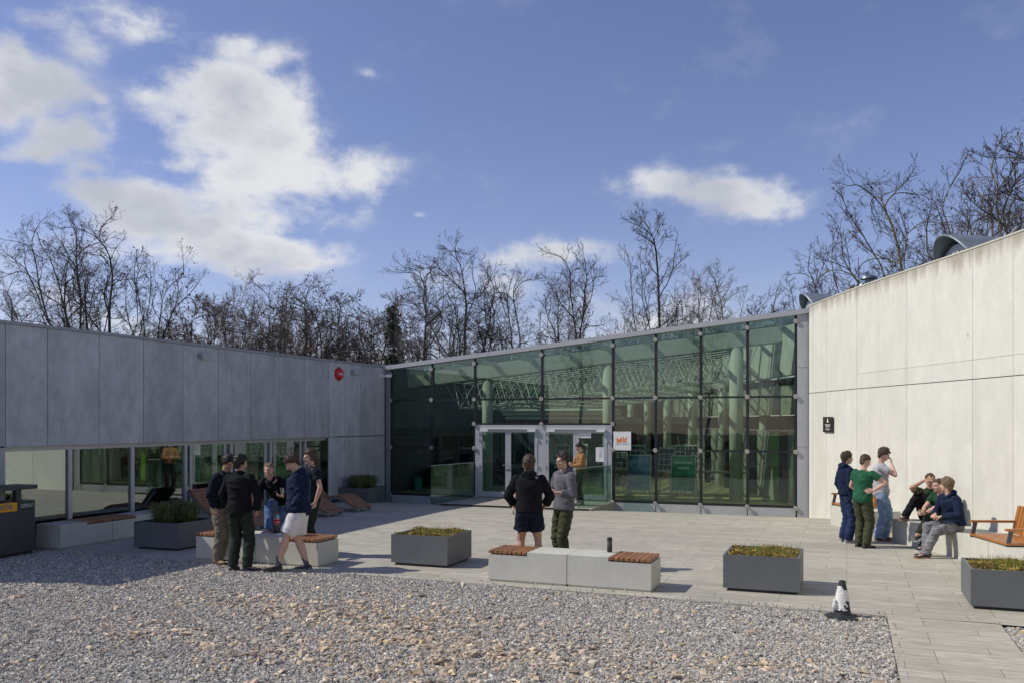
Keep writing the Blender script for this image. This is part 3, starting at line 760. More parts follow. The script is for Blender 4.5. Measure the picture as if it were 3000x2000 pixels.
def grow(form, seed, wr=.5):
    F = FORMS[form]; r = np.random.default_rng(seed); n = F['n']; w = wr/2
    P = r.uniform(-1, 1, (n*6, 3)); P = P[(P**2).sum(1) < 1]
    if F['shape'] == 'clumps':
        C = r.uniform(-.75, .75, (9, 3)); C = C[(C**2).sum(1) < .9][:6]; 
        P = np.concatenate([c+r.normal(0, .27, (n//len(C), 3)) for c in C]); P = P[(P**2).sum(1) < 1.05]
    else:
        keep = r.random(len(P)) < .55+.45*(P**2).sum(1); P = P[keep][:n]
        g = np.sin(P[:, 0]*5+seed)*np.sin(P[:, 1]*5+seed*2)*np.sin(P[:, 2]*5+seed*.7); P = P[g > -.25]
    zb = F['zb']; z = zb+(P[:, 2]+1)/2*(1-zb); f = (z-zb)/(1-zb)
    wid = {'fan': .35+.75*np.sqrt(np.clip(f, 0, 1)), 'column': 1.0+0*f, 'round': 1+0*f, 'clumps': 1+0*f}[F['shape']]
    P = np.stack([P[:, 0]*w*wid, P[:, 1]*w*wid, z], 1)
    pos = [np.array([0., 0, 0])]; par = [-1]; st = .019; d = np.array([r.normal(0, .05), r.normal(0, .05), 1.])
    while pos[-1][2] < zb*.9:
        d = d+r.normal(0, .05, 3)*[1, 1, .2]; d /= np.linalg.norm(d); pos.append(pos[-1]+d*st); par.append(len(pos)-2)
    A = np.array(pos); D2 = ((P[:, None]-A[None])**2).sum(2); ni = D2.argmin(1); nd = D2.min(1)
    di = .6; kill = .05
    dirs = {}
    for it in range(110):
        act = nd < di**2
        if not act.any(): break
        idx = ni[act]; v = P[act]-A[idx]; v /= np.linalg.norm(v, axis=1)[:, None]+1e-9
        u, inv = np.unique(idx, return_inverse=True); S = np.zeros((len(u), 3)); np.add.at(S, inv, v)
        S /= np.linalg.norm(S, axis=1)[:, None]+1e-9
        for k, q in enumerate(u):
            p0 = par[q]
            if p0 >= 0: S[k] += (A[q]-A[p0])/st*1.25
            o_ = A[q]-np.array([0, 0, zb*.8]); S[k] += o_/(np.linalg.norm(o_)+1e-9)*F.get('rad', .55)
        S += r.normal(0, F['jit'], S.shape)+[0, 0, F['up']*.4]; S /= np.linalg.norm(S, axis=1)[:, None]+1e-9
        NW = A[u]+S*st; ok = []
        for k, q in enumerate(u):
            key = int(q); lst = dirs.setdefault(key, [])
            if len(lst) >= 4 or any(np.dot(S[k], t) > .93 for t in lst): continue
            lst.append(S[k]); ok.append(k)
        if not ok: break
        base = len(A); A = np.concatenate([A, NW[ok]]); par += [int(u[k]) for k in ok]
        D = ((P[:, None]-NW[ok][None])**2).sum(2); m = D.argmin(1); md = D.min(1); better = md < nd
        nd = np.where(better, md, nd); ni = np.where(better, m+base, ni)
        alive = nd > kill**2; P, nd, ni = P[alive], nd[alive], ni[alive]
        if not len(P): break
    N_ = len(A); kids = [[] for _ in range(N_)]
    for i in range(1, N_): kids[par[i]].append(i)
    R = random.Random(seed)
    rad = [0.]*N_; nt_ = [0]*N_
    for i in range(N_-1, -1, -1):
        nt_[i] = 1 if not kids[i] else sum(nt_[k] for k in kids[i])
        rad[i] = .0014*nt_[i]**.54
    droop = F['droop']; up = F['up']
    def norm(v):
        l = sqrt(v[0]**2+v[1]**2+v[2]**2) or 1; return (v[0]/l, v[1]/l, v[2]/l)
    def twig(p, d, L_, r_, lev):
        n = 4 if lev == 0 else 3; st_ = L_/n; pts = [(p, r_)]; wb = (.16, .2, .26)[lev]*(1.7 if F['jit'] > .25 else 1)
        for g_ in range(n):
            d = norm((d[0]+R.gauss(0, wb), d[1]+R.gauss(0, wb), d[2]+R.gauss(0, wb)+(.07 if lev < 2 else .03)-droop*(.02, .12, .32)[lev]))
            p = (p[0]+d[0]*st_, p[1]+d[1]*st_, p[2]+d[2]*st_); pts.append((p, r_*(1-.75*(g_+1)/n)))
        S.append((4 if lev < 2 else 5, pts))
        if lev == 2: return
        nk = (5, 4)[lev]
        for k in range(nk):
            t = (.18+.8*(k+R.random()*.8)/nk)*n; i0 = min(n-1, int(t)); f = t-i0; a, b = pts[i0], pts[i0+1]
            q = tuple(a[0][m]+(b[0][m]-a[0][m])*f for m in range(3)); dd = norm(tuple(b[0][m]-a[0][m] for m in range(3)))
            o_ = norm((R.gauss(0, 1), R.gauss(0, 1), R.gauss(0, .8)+.15)); an = R.uniform(.45, .95)
            twig(q, norm(tuple(dd[m]*cos(an)+o_[m]*sin(an) for m in range(3))), L_*R.uniform(.38, .62)*(1.15-.5*t/n), r_*.5, lev+1)
    S = []; stack = [(0, None)]
    while stack:
        i, pr = stack.pop(); pts = []
        if pr is not None: pts.append((tuple(A[pr]), min(rad[pr], rad[i]*1.4)))
        while True:
            pts.append((tuple(A[i]), rad[i]*(1+.5*max(0, 1-A[i][2]/.06) if i < 6 else 1)))
            if not kids[i]: break
            ks = sorted(kids[i], key=lambda k: -nt_[k])
            for k in ks[1:]: stack.append((k, i))
            i = ks[0]
        S.append((0, pts)); acc_ = R.uniform(0, .03)
        for e in range(1, len(pts)):
            p, rr_ = pts[e]; a = pts[e-1][0]; sl_ = sqrt(sum((p[m]-a[m])**2 for m in range(3))); acc_ += sl_
            if p[2] < zb*1.02: continue
            tipf = 1-e/len(pts)
            gap = .034 if rr_ < .006 else .06
            while acc_ > gap:
                acc_ -= gap; dd = norm(tuple(p[m]-a[m] for m in range(3))); o_ = norm((R.gauss(0, 1), R.gauss(0, 1), R.gauss(0, .6)+.2)); an = R.uniform(.5, 1.05)
                twig(p, norm(tuple(dd[m]*cos(an)+o_[m]*sin(an)+(.15*up if m == 2 else 0) for m in range(3))), R.uniform(.05, .095)*(1.1 if rr_ < .006 else .8), .0009, 0)
            if e == len(pts)-1: twig(p, norm(tuple(p[m]-a[m] for m in range(3))), R.uniform(.06, .10), .0014, 0)
    return S
def tubes_mesh(name, segs, sides):
    V = []; Fc = []
    for pts in segs:
        n = len(pts); base = len(V)
        for i, (p, r) in enumerate(pts):
            a = pts[max(i-1, 0)][0]; b = pts[min(i+1, n-1)][0]
            d = (b[0]-a[0], b[1]-a[1], b[2]-a[2]); l = sqrt(d[0]**2+d[1]**2+d[2]**2) or 1; d = (d[0]/l, d[1]/l, d[2]/l)
            if abs(d[2]) < .9: u = (d[1], -d[0], 0)
            else: u = (0, d[2], -d[1])
            l = sqrt(u[0]**2+u[1]**2+u[2]**2); u = (u[0]/l, u[1]/l, u[2]/l)
            w = (d[1]*u[2]-d[2]*u[1], d[2]*u[0]-d[0]*u[2], d[0]*u[1]-d[1]*u[0])
            for j in range(sides):
                t = 6.28318*j/sides; c, s = cos(t)*r, sin(t)*r
                V.append((p[0]+u[0]*c+w[0]*s, p[1]+u[1]*c+w[1]*s, p[2]+u[2]*c+w[2]*s))
        for i in range(n-1):
            for j in range(sides):
                j2 = (j+1) % sides; Fc.append((base+i*sides+j, base+i*sides+j2, base+(i+1)*sides+j2, base+(i+1)*sides+j))
    me = bpy.data.meshes.new(name); me.from_pydata(V, [], Fc); me.update(); return me
def tree(name, form, seed, loc, H, width, label, bark='bark_dark', twig='twig_dark', leaves=0, lean=(0, 0), group='bare trees standing behind the buildings', cat='tree', tmin=.0052, leafmat='dry_leaf'):
    S = grow(form, seed, min(1.0, width/H*1.02))
    zs = max(p[2] for _, pts in S for p, _ in pts)
    xs = sorted(abs(p[0]*RT[0]+p[1]*RT[1]) for _, pts in S for p, _ in pts); wx = xs[int(len(xs)*.97)]
    sz = H/zs; sw = width/2/wx; sr = H
    def tf(p): z = p[2]*sz; return (p[0]*sw+lean[0]*(z/H)**1.5*H, p[1]*sw+lean[1]*(z/H)**1.5*H, z)
    S2 = [(l, [(tf(p), max(r*sr, tmin if l >= 3 else .02)) for p, r in pts]) for l, pts in S]
    root = empty(name, loc, 0, label, cat, group)
    big = [pts for l, pts in S2 if l <= 1]; mid = [pts for l, pts in S2 if l >= 2]
    link_mesh('trunk', tubes_mesh('trunk', big, 7), bark, root)
    me = tubes_mesh('crown', mid, 3)
    o = link_mesh('crown', me, twig, root)
    if leaves:
        R = random.Random(seed+1); V = []; Fc = []
        tips = [pts[-1][0] for l, pts in S2 if l >= 5]
        for k in range(leaves):
            p = R.choice(tips); s = R.uniform(.04, .09); b = len(V)
            q = [p[m]+R.gauss(0, .12) for m in range(3)]
            for m in range(3): V.append((q[0]+R.uniform(-s, s), q[1]+R.uniform(-s, s), q[2]+R.uniform(-s, s)))
            Fc.append((b, b+1, b+2))
        me = bpy.data.meshes.new('leaves'); me.from_pydata(V, [], Fc); link_mesh('leaves', me, leafmat, root)
    return root
def treeat(px, pytop, D, form, seed, wpx, label, **k):
    "trunk foot column px, crown top row pytop, distance D, crown width in pixels"
    p = PD(px, HZ, D); gz = -.6
    H = CH+(HZ-pytop)/FPX*D-gz; nm = k.pop('name', 'bare_tree')
    return tree(nm, form, seed, (p.x, p.y, gz), H, wpx/FPX*D, label, **k)
RTv = RT
def ln(v): return (RT[0]*v, RT[1]*v)
treeat(30, 785, 58, 'brush', 11, 230, 'dense twiggy bare tree cut off by the left edge of the photo', leaves=1500, twig='twig_grey')
treeat(178, 582, 46, 'birch', 12, 290, 'tallest left tree, a dark birch with drooping fine twigs', bark='bark_dark', twig='twig_grey', tmin=.006)
treeat(232, 700, 48, 'tall', 13, 200, 'slender dark trunk between the drooping birch and the forked tree')
treeat(296, 608, 44, 'vase', 14, 300, 'forked bare tree with wide spreading crown right of the drooping birch', leaves=500)
treeat(408, 725, 45, 'crooked', 15, 130, 'small crooked bare tree with two wavy limbs', leaves=250)
treeat(505, 712, 46, 'crooked', 16, 170, 'crooked bare tree with seed clusters at the tips above the first wall lamp', leaves=600)
treeat(560, 860, 60, 'brush', 17, 190, 'low brownish brushy tree right of the crooked one', leaves=2500, twig='twig_brown')
treeat(640, 850, 60, 'brush', 18, 200, 'brown brushy tree beside the white stemmed birch', leaves=2500, twig='twig_brown')
treeat(718, 785, 55, 'birch', 19, 190, 'white stemmed birch behind the left wing', bark='bark_birch', twig='twig_grey')
treeat(788, 805, 50, 'tall', 20, 150, 'two stemmed dark tree right of the white stemmed birch', leaves=700)
treeat(845, 800, 52, 'birch', 21, 130, 'pale thin birch behind the dark leafy oak', bark='bark_birch', twig='twig_grey')
treeat(893, 798, 47, 'oak', 22, 220, 'dark oak still carrying brown leaves, left of the red siren', leaves=3000)
treeat(1012, 838, 48, 'oak', 23, 200, 'spreading dark oak above the red siren', leaves=2000)
treeat(1080, 900, 50, 'crooked', 24, 130, 'twisted low tree above the corner of the grey wing')
treeat(1242, 722, 46, 'vase', 25, 240, 'slim bare tree at the left end of the sloping glass roof edge', twig='twig_grey')
treeat(1352, 680, 44, 'vase', 26, 270, 'big fan shaped bare tree above the double doors', tmin=.006)
treeat(1440, 860, 46, 'oak', 27, 190, 'dark leaning bare tree right of the fan shaped one', lean=ln(-.08))
treeat(1495, 772, 45, 'crooked', 28, 230, 'open bare tree with y shaped limbs in front of the small white cloud', bark='bark_moss', twig='twig_dark')
treeat(1630, 795, 50, 'birch', 29, 150, 'thin dark stemmed tree with fine hanging twigs left of two white birches')
treeat(1672, 800, 55, 'birch', 30, 120, 'white birch behind the leaning tree', bark='bark_birch', twig='twig_grey')
treeat(1768, 700, 43, 'crooked', 31, 230, 'dark bare tree leaning left above the logo sign', lean=ln(-.16), leaves=150)
treeat(1830, 850, 56, 'birch', 32, 110, 'pale birch between the leaning tree and the tall one', bark='bark_birch', twig='twig_grey')
treeat(1906, 576, 42, 'tall', 33, 190, 'tallest slim twin stemmed tree rising above the glass roof', tmin=.006)
treeat(1990, 850, 50, 'oak', 34, 130, 'small dark bare tree right of the tall twin stem')
treeat(2048, 760, 52, 'birch', 35, 190, 'cluster of white birch stems above the glass hall', bark='bark_birch', twig='twig_grey')
treeat(2098, 750, 50, 'vase', 36, 180, 'brown bare tree growing beside the white birch cluster', bark='bark_moss', twig='twig_grey')
treeat(2150, 815, 48, 'crooked', 37, 200, 'low tree reaching to the right towards the concrete wall', lean=ln(.22), bark='bark_moss')
treeat(2385, 700, 40, 'vase', 38, 190, 'small bare tree behind the smaller roof hood')
treeat(2290, 880, 48, 'crooked', 39, 90, 'short sparse bare tree left of the smaller roof hood')
treeat(2560, 800, 45, 'birch', 44, 120, 'pale birch peeking over the curved concrete wall', bark='bark_birch', twig='twig_grey')
treeat(2680, 468, 36, 'oak', 40, 380, 'wide leaning oak over the curved concrete wall', lean=ln(-.13), bark='bark_moss', twig='twig_dark', leaves=500, tmin=.006)
treeat(2808, 405, 38, 'crooked', 41, 260, 'mossy crooked oak behind the larger roof hood', bark='bark_moss', leaves=400, tmin=.006)
treeat(2890, 480, 46, 'oak', 42, 230, 'reddish twiggy tree between the two mossy oaks', twig='twig_brown', bark='bark_moss', leaves=600)
treeat(2975, 560, 42, 'oak', 45, 200, 'low mossy branches at the right edge behind the roof dome', bark='bark_moss', leaves=400)
treeat(3045, 280, 34, 'oak', 43, 420, 'huge mossy tree entering the photo at the right edge', bark='bark_moss', leaves=500, tmin=.010)
# dark pine left of the glass roof
def pine(px, pytop, D, wpx, label, seed):
    p = PD(px, HZ, D); H = CH+(HZ-pytop)/FPX*D+.6; R = random.Random(seed); w = wpx/FPX*D/2
    root = empty('pine_tree', (p.x, p.y, -.6), 0, label, 'tree')
    mb = MB(); mb.tube([(0, 0, 0), (.1, 0, H*.5), (0, 0, H*.97)], [.16, .11, .03], 7); tr = mb.build('trunk', 'bark_dark', root)
    V = []; Fc = []
    for k in range(90):
        z = H*R.uniform(.25, .98); a = R.uniform(0, 6.28); rad = w*(1.15-z/H)*R.uniform(.5, 1.15)
        for m in range(70):
            f = R.random(); q = (cos(a)*rad*f, sin(a)*rad*f, z+.3*f+R.gauss(0, .12)); s = R.uniform(.06, .14); b = len(V)
            c = [q[i]+R.gauss(0, .16) for i in range(3)]
            for _ in range(3): V.append(tuple(c[i]+R.uniform(-s, s) for i in range(3)))
            Fc.append((b, b+1, b+2))
    me = bpy.data.meshes.new('crown'); me.from_pydata(V, [], Fc); link_mesh('crown', me, 'pine_needle', root)
pine(1152, 905, 52, 120, 'dark green pine behind the corner where wing and glass hall meet', 3)
# understorey copies
protos = [treeat(470+i*9, 930, 62, 'brush', 60+i, 170, 'low bare brushwood tree in the thicket behind the buildings', name='brushwood', leaves=900, twig=('twig_brown', 'twig_grey', 'twig_dark')[i % 3], group='brushwood thicket behind the buildings', cat='bush', tmin=.008) for i in range(3)]
R = random.Random(8)
for k in range(30):
    px = 130+k*62+R.uniform(-25, 25)
    if 1500 < px < 1960 and k % 2: px = 520+(px-1500)*1.2
    if 1960 < px: px = 1160+(px-1960)*1.0
    if px < 420: continue
    D = R.uniform(52, 78); c = copy_tree(protos[k % 3]); p = PD(px, HZ, D); c.location = (p.x, p.y, -.6)
    s = R.uniform(.85, 1.25)*D/62*(.72 if px < 500 else .95 if px < 1250 else .75); c.scale = (s*1.1, s*1.1, s); c.rotation_euler.z = R.uniform(0, 6.28)

# trees on the other side of the plaza, which show as reflections in the upper glass
for i, (x, y, sc_) in enumerate(((-22, -24, 1.0), (-12, -30, 1.1), (-4, -26, .9), (5, -31, 1.15), (14, -24, 1.0))):
    src = [o for o in COL.objects if o.name.startswith('bare_tree') and o.parent is None][(2, 8, 12, 16, 24)[i]]
    c = copy_tree(src); c.location = (x, y, -.3); c.scale = (sc_,)*3; c.rotation_euler.z = i; c['label'] = 'bare tree far behind the viewer, mirrored in the upper glass panes'; c['group'] = 'trees behind the viewer'
# ------------------------------------------------------------------ objects on the plaza
simple('planter_metal', (.125, .135, .14), .5, .05, 3, .001, 200, spec=.4)
simple('soil', (.06, .045, .03), .95, .3, 12, .02, 30)
simple('wood_slat', (.32, .15, .062), .42, .32, 9, .002, 60, stretch=(1, 9, 9), attr=True)
simple('wood_bright', (.43, .18, .045), .35, .22, 8, .002, 60, stretch=(1, 9, 9), attr=True)
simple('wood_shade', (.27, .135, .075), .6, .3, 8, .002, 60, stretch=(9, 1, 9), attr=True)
simple('anthracite', (.07, .08, .09), .5, .05)
simple('leaf_yellow', (.42, .345, .08), .7, .3, 20, attr=True)
simple('grass_blade', (.13, .16, .05), .7, .3, 8, attr=True)
simple('galvanised', (.27, .31, .33), .5, .12, 10, metal=.35)
simple('bin_body', (.055, .062, .062), .5, .1, 3)
simple('sign_orange', (.85, .42, .01), .5, .05)
simple('sign_green', (.03, .06, .045), .5, .05)
simple('sign_black', (.035, .028, .022), .4, .05)
simple('logo_orange', (.85, .22, .04), .5, .03)
simple('ink_grey', (.22, .22, .22), .6, .03)
simple('paper', (.80, .80, .80), .6, .02)
simple('rubber', (.028, .034, .036), .75, .3, 9, .003, 40)
simple('worn_white', (.70, .69, .66), .7, .12, 12, .004, 30)

def tint_rows(r, a=.2):
    v = 1+r.uniform(-a, a); return (v, v*r.uniform(.92, 1.04), v*r.uniform(.85, 1.1))
rs = random.Random(21)
def bench(loc, rz, kinds, label, group):
    "two cast blocks of 1.19 m; kinds gives slats or plain for each half block"
    root = empty('concrete_bench', loc, rz, label, 'bench', group)
    for u in range(len(kinds)//2):
        x0 = u*1.2; mb = MB()
        for h in range(2):
            k = kinds[u*2+h]; a, b = x0+h*.595, x0+(h+1)*.595
            top = .44 if k == 'p' else .385
            # chamfered foot, body stacked in one solid per half
            mb.add([(a if h else a+.0, .0, .03), (b, .0, .03), (b, .6, .03), (a, .6, .03), (a, 0, top), (b, 0, top), (b, .6, top), (a, .6, top)],
                   [(4,5,6,7),(0,1,5,4),(2,3,7,6)]+([(3,0,4,7)] if h == 0 or kinds[u*2] == 's' and k == 'p' else [])+([(1,2,6,5)] if h == 1 or k == 'p' and kinds[u*2+1] == 's' else []))
        a, b = x0, x0+1.19
        mb.add([(a, 0, .03), (b, 0, .03), (b, .6, .03), (a, .6, .03), (a+.02, .02, .0), (b-.02, .02, .0), (b-.02, .58, .0), (a+.02, .58, .0)], [(4,7,6,5),(0,4,5,1),(1,5,6,2),(2,6,7,3),(3,7,4,0)])
        o = mb.build('block', 'bench_concrete', root)
        for h in range(2):
            if kinds[u*2+h] != 's': continue
            mb = MB(); a = x0+h*.595
            for i in range(8):
                xa = a+.006+i*.0738; mb.box((xa, -.008, .402), (xa+.060, .592, .446), 0, tint_rows(rs))
            mb.build('seat_slats', 'wood_slat', root, bevel=.003)
            
            for yy in (.06, .5): mb = MB(); mb.box((a+.02, yy, .386), (a+.57, yy+.04, .401)); mb.build('slat_rail', 'anthracite', root)
    return root
GB = 'concrete benches with timber slats'
bench((-10.2, 11.85, 0), 0, 'spps', 'concrete bench with slats at both ends, ringed by the five young men', GB)
bench((-4.86, 11.77, 0), radians(-.9), 'spps', 'concrete bench with slats at both ends and a black thermos on it', GB)
bench((XW+.62, 11.85, 0), pi/2, 'pssp', 'shaded bench under the windows beside the waste bin', GB)
bench((XW+.62, 14.28, 0), pi/2, 'ps', 'shaded bench under the windows partly behind the grassy planter', GB)

# planters
def planter(loc, label, plants, seed, w=1.0, dp=1.0, h=.49):
    root = empty('planter', loc, 0, label, 'planter', 'square grey metal planters'); t = .035
    mb = MB()
    mb.box((0, 0, .04), (w, t, h)); mb.box((0, dp-t, .04), (w, dp, h)); mb.box((0, t, .04), (t, dp-t, h)); mb.box((w-t, t, .04), (w, dp-t, h))
    mb.build('box', 'planter_metal', root)
    mb = MB(); mb.box((.05, .05, 0), (w-.05, dp-.05, .038)); mb.build('foot', 'black_plastic', root)
    mb = MB(); mb.box((t, t, .05), (w-t, dp-t, h-.05)); mb.build('soil', 'soil', root)
    r = random.Random(seed); V = []; Fc = []; Cc = []
    if plants == 'sedum':
        for k in range(2600):
            x, y = r.uniform(.045, w-.045), r.uniform(.045, dp-.045); z = h-.05+.065*(.5+.5*sin(x*9+seed)*cos(y*8))+r.uniform(0, .03); s = r.uniform(.008, .02)
            c = r.choice([(1, 1, 1), (.7, .85, .6), (1.4, 1.2, 1), (.35, .35, .4), (.75, .45, .4), (.4, .5, .4), (.5, .32, .4)]); b = len(V)
            for _ in range(4): V.append((x+r.uniform(-s, s)*1.4, y+r.uniform(-s, s)*1.4, z+r.uniform(-s, s)))
            Fc.append((b, b+1, b+2, b+3)); Cc.append(c)
        for k in range(600):
            cx = w*(.35+.25*sin(seed)); x, y = min(max(r.gauss(cx, .17), .06), w-.06), r.uniform(.1, dp-.1); z = h-.03; hh = r.uniform(.04, .15); dx, dy = r.gauss(0, .03), r.gauss(0, .03); b = len(V)
            c = r.choice([(.5, .8, .5), (.45, .5, .35), (.55, .25, .3), (.6, .9, .6)])
            V += [(x-.003, y, z), (x+.003, y, z), (x+dx, y+dy, z+hh)]; Fc.append((b, b+1, b+2)); Cc.append(c)
        me = bpy.data.meshes.new('sedum'); me.from_pydata(V, [], Fc); mt = 'leaf_yellow'; nm = 'sedum'
    else:
        for k in range(1500):
            tx, ty = r.choice([(.25, .35), (.75, .6), (.75, .6), (.35, .8), (.55, .2), (.5, .5)]); x, y = tx*w+r.gauss(0, .035), ty*dp+r.gauss(0, .035)
            a = r.uniform(0, 6.28); L_ = r.uniform(.08, .40); hh = r.uniform(.20, .62); wd = .007; b = len(V)
            px_, py_ = -sin(a)*wd, cos(a)*wd; P3 = []
            for f in (0, .35, .7, 1.0):
                P3.append((x+cos(a)*L_*f, y+sin(a)*L_*f, h-.06+hh*(2.3*f-1.9*f*f)))
            for i, p in enumerate(P3):
                q = 1-i/3.3; V += [(p[0]-px_*q, p[1]-py_*q, p[2]), (p[0]+px_*q, p[1]+py_*q, p[2])]
            c = r.choice([(1, 1, 1), (.7, .8, .7), (1.6, 1.3, .9), (.5, .6, .5)])
            for i in range(3): Fc.append((b+2*i, b+2*i+1, b+2*i+3, b+2*i+2)); Cc.append(c)
        me = bpy.data.meshes.new('grass'); me.from_pydata(V, [], Fc); mt = 'grass_blade'; nm = 'grass_tuft'
    ca = me.color_attributes.new('Col', 'FLOAT_COLOR', 'CORNER'); arr = []
    for f, c in zip(Fc, Cc): arr += list(c+(1,))*len(f)
    ca.data.foreach_set('color', arr); link_mesh(nm, me, mt, root)
    return root
planter((-6.87, 12.52, 0), 'sunlit planter of yellow green stonecrop left of the thermos bench', 'sedum', 1, 1.0, .95)
planter((-1.58, 12.23, 0), 'sunlit planter of yellow green stonecrop left of the traffic cone', 'sedum', 2)
planter((1.43, 12.12, 0), 'sunlit planter of stonecrop cut off by the right edge', 'sedum', 3, 1.25)
planter((-12.12, 12.45, 0), 'shaded planter with arching grass between the wall bench and the crowded bench', 'grass', 4)
planter((-14.42+.62, 22.05, -.10), 'shaded planter with long drooping grass beside the last window', 'grass', 5, .95)

# loungers
def lounger(loc, label):
    root = empty('sun_lounger', loc, 0, label, 'sun lounger', 'slatted timber loungers under the windows')
    prof = []
    K_ = [(0, .80), (.18, .60), (.36, .40), (.55, .28), (.75, .27), (.95, .34), (1.12, .385), (1.30, .35), (1.50, .24), (1.68, .13), (1.80, .09)]
    pts = []
    for i in range(len(K_)-1):
        P = [K_[max(0, min(len(K_)-1, i+k))] for k in (-1, 0, 1, 2)]
        for f in (0, .25, .5, .75):
            pts.append(tuple(.5*((2*P[1][m])+(-P[0][m]+P[2][m])*f+(2*P[0][m]-5*P[1][m]+4*P[2][m]-P[3][m])*f*f+(-P[0][m]+3*P[1][m]-3*P[2][m]+P[3][m])*f**3) for m in (0, 1)))
    pts.append(K_[-1]); cu = [0]
    for a, b in zip(pts, pts[1:]): cu.append(cu[-1]+sqrt((a[0]-b[0])**2+(a[1]-b[1])**2))
    def at(s):
        for i in range(len(cu)-1):
            if s <= cu[i+1]: break
        f = (s-cu[i])/(cu[i+1]-cu[i]); a, b = pts[i], pts[i+1]; return (a[0]+(b[0]-a[0])*f, a[1]+(b[1]-a[1])*f), atan2(b[1]-a[1], b[0]-a[0])
    mb = MB(); n = int(cu[-1]/.083)
    for i in range(n):
        (x, z), a = at((i+.5)*cu[-1]/n); M = Matrix.Translation((x, 0, z)) @ Matrix.Rotation(-a, 4, 'Y')
        mb.box((-.036, 0, 0), (.036, .70, .03), 0, tint_rows(rs, .15), M)
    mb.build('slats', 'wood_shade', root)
    for yy in (.03, .61):
        mb = MB(); top = [(p[0], p[1]-.004) for p in pts]; low = []
        for (x, z) in pts[::-1]:
            th = .07+.05*max(0, 1-abs(x-.62)/.4); low.append((x-(.05 if x < .5 else 0), max(z-th, .0)))
        mb.prism(top+low, yy, yy+.06, 'y'); mb.build('side_frame', 'galvanised', root)
    mb = MB(); mb.box((.45, .1, -.0), (.62, .6, .03)); mb.build('base_plate', 'galvanised', root)
    return root
lounger((-13.40, 19.40, .0), 'timber lounger nearest the glass hall, its foot end uncovered')
lounger((-13.44, 18.10, .0), 'timber lounger just in front of the one nearest the glass hall')
lounger((-13.50, 15.45, .0), 'timber lounger seen between the two men in black and the squatting man')
lounger((-13.50, 16.75, .0), 'timber lounger whose back shows behind the man with his foot on the bench')

# bench along the curved wall
def wall_bench(front, ztop_, label, s0, s1):
    root = empty('wall_bench', (front[0][0], front[0][1], 0), 0, label, 'bench', 'pale concrete benches along the curved wall')
    back = [tuple(wpt(s, SG*.01)[0]) for s in np.linspace(s1, s0, 10)]
    def poly(g0=0.): return list(front)+back
    # split in blocks with thin joints by casting short pieces
    n = 1
    mb = MB(); mb.prism(poly(), -.3 if front[0][1] > 20 else -.02, ztop_, 'z')
    o = put(mb, 'block', 'bench_concrete', root); 
    mb = MB()
    for i in range(len(front)-1):
        a, b = Vector(front[i]), Vector(front[i+1]); L_ = (b-a).length; m = max(1, int(L_/1.15)); nv = Vector((b.y-a.y, -(b.x-a.x))).normalized()
        if nv.x > 0: nv = -nv
        for k in range(m+1):
            p = a+(b-a)*min(max(k/m, .004), .996); t_ = (b-a).normalized()*.003
            q = nv*.0015; mb = MB()
            mb.prism([tuple(p-t_+q), tuple(p+t_+q), tuple(p+t_-q), tuple(p-t_-q)], .0, ztop_-.002, 'z'); put(mb, 'joint', 'joint_brown', root)
    return root
def s_near(x, y):
    return min((( (wpt(k*.02)[0]-Vector((x, y))).length, k*.02) for k in range(0, 1600)))[1]
wf = [(.82, 18.4), (1.25, 17.55), (1.68, 16.65), (2.06, 15.4), (2.36, 14.25), (2.75, 12.9), (3.1, 11.5), (3.35, 10.0)]
sA, sB = s_near(1.75, 18.6), s_near(4.6, 9.5)
wall_bench(wf, .44, 'long pale concrete bench along the curved wall where three men sit', sA, sB)
wf2 = [(-.34, 21.0), (.05, 20.2), (.30, 19.6)]
wall_bench(wf2, .44, 'short pale concrete bench left of the standing trio by the curved wall', s_near(.5, 21.2), s_near(1.1, 19.85))
def seat(a, b, depth, label):
    "timber seat unit with arms set on a wall bench; a to b is its front edge"
    a = Vector(a); b = Vector(b); u = (b-a).normalized(); v = Vector((-u.y, u.x))
    if v.x < 0: v = -v
    w = (b-a).length; root = empty('timber_seat', (a.x, a.y, .44), 0, label, 'seat', 'timber seats with arms on the wall benches')
    M = Matrix(((u.x, v.x, 0, a.x), (u.y, v.y, 0, a.y), (0, 0, 1, .44), (0, 0, 0, 1)))
    n = int(w/.095); mb = MB()
    for i in range(n): x = i*w/n; mb.box((x+.006, -.03, .025), (x+w/n-.012, depth, .055), 0, tint_rows(rs, .12), M)
    put(mb, 'seat_slats', 'wood_bright', root)
    mb = MB()
    B = M @ Matrix.Translation((0, depth+.01, .06)) @ Matrix.Rotation(radians(-12), 4, 'X')
    for i in range(n): x = i*w/n; mb.box((x+.006, 0, 0), (x+w/n-.012, .03, .46), 0, tint_rows(rs, .12), B)
    put(mb, 'backrest_slats', 'wood_bright', root)
    for x in (.0, w-.07):
        mb = MB(); mb.box((x, -.03, .235), (x+.07, depth+.05, .27), 0, tint_rows(rs, .1), M); put(mb, 'armrest', 'wood_bright', root)
        mb = MB(); mb.add([M @ Vector(p) for p in [(x+.02, -.03, .0), (x+.05, -.03, .0), (x+.05, .03, .0), (x+.02, .03, 0), (x+.02, .02, .234), (x+.05, .02, .234), (x+.05, .08, .234), (x+.02, .08, .234)]], [(0,3,2,1),(4,5,6,7),(0,1,5,4),(1,2,6,5),(2,3,7,6),(3,0,4,7)]); put(mb, 'arm_post', 'anthracite', root)
    mb = MB()
    for x in (.05, w-.09): mb.box((x, .0, .002), (x+.04, depth, .024), 0, None, M)
    put(mb, 'frame', 'anthracite', root)
seat((1.89, 15.98), (2.25, 14.80), .62, 'orange timber seat with arms beside the hooded man, cut by the photo edge')
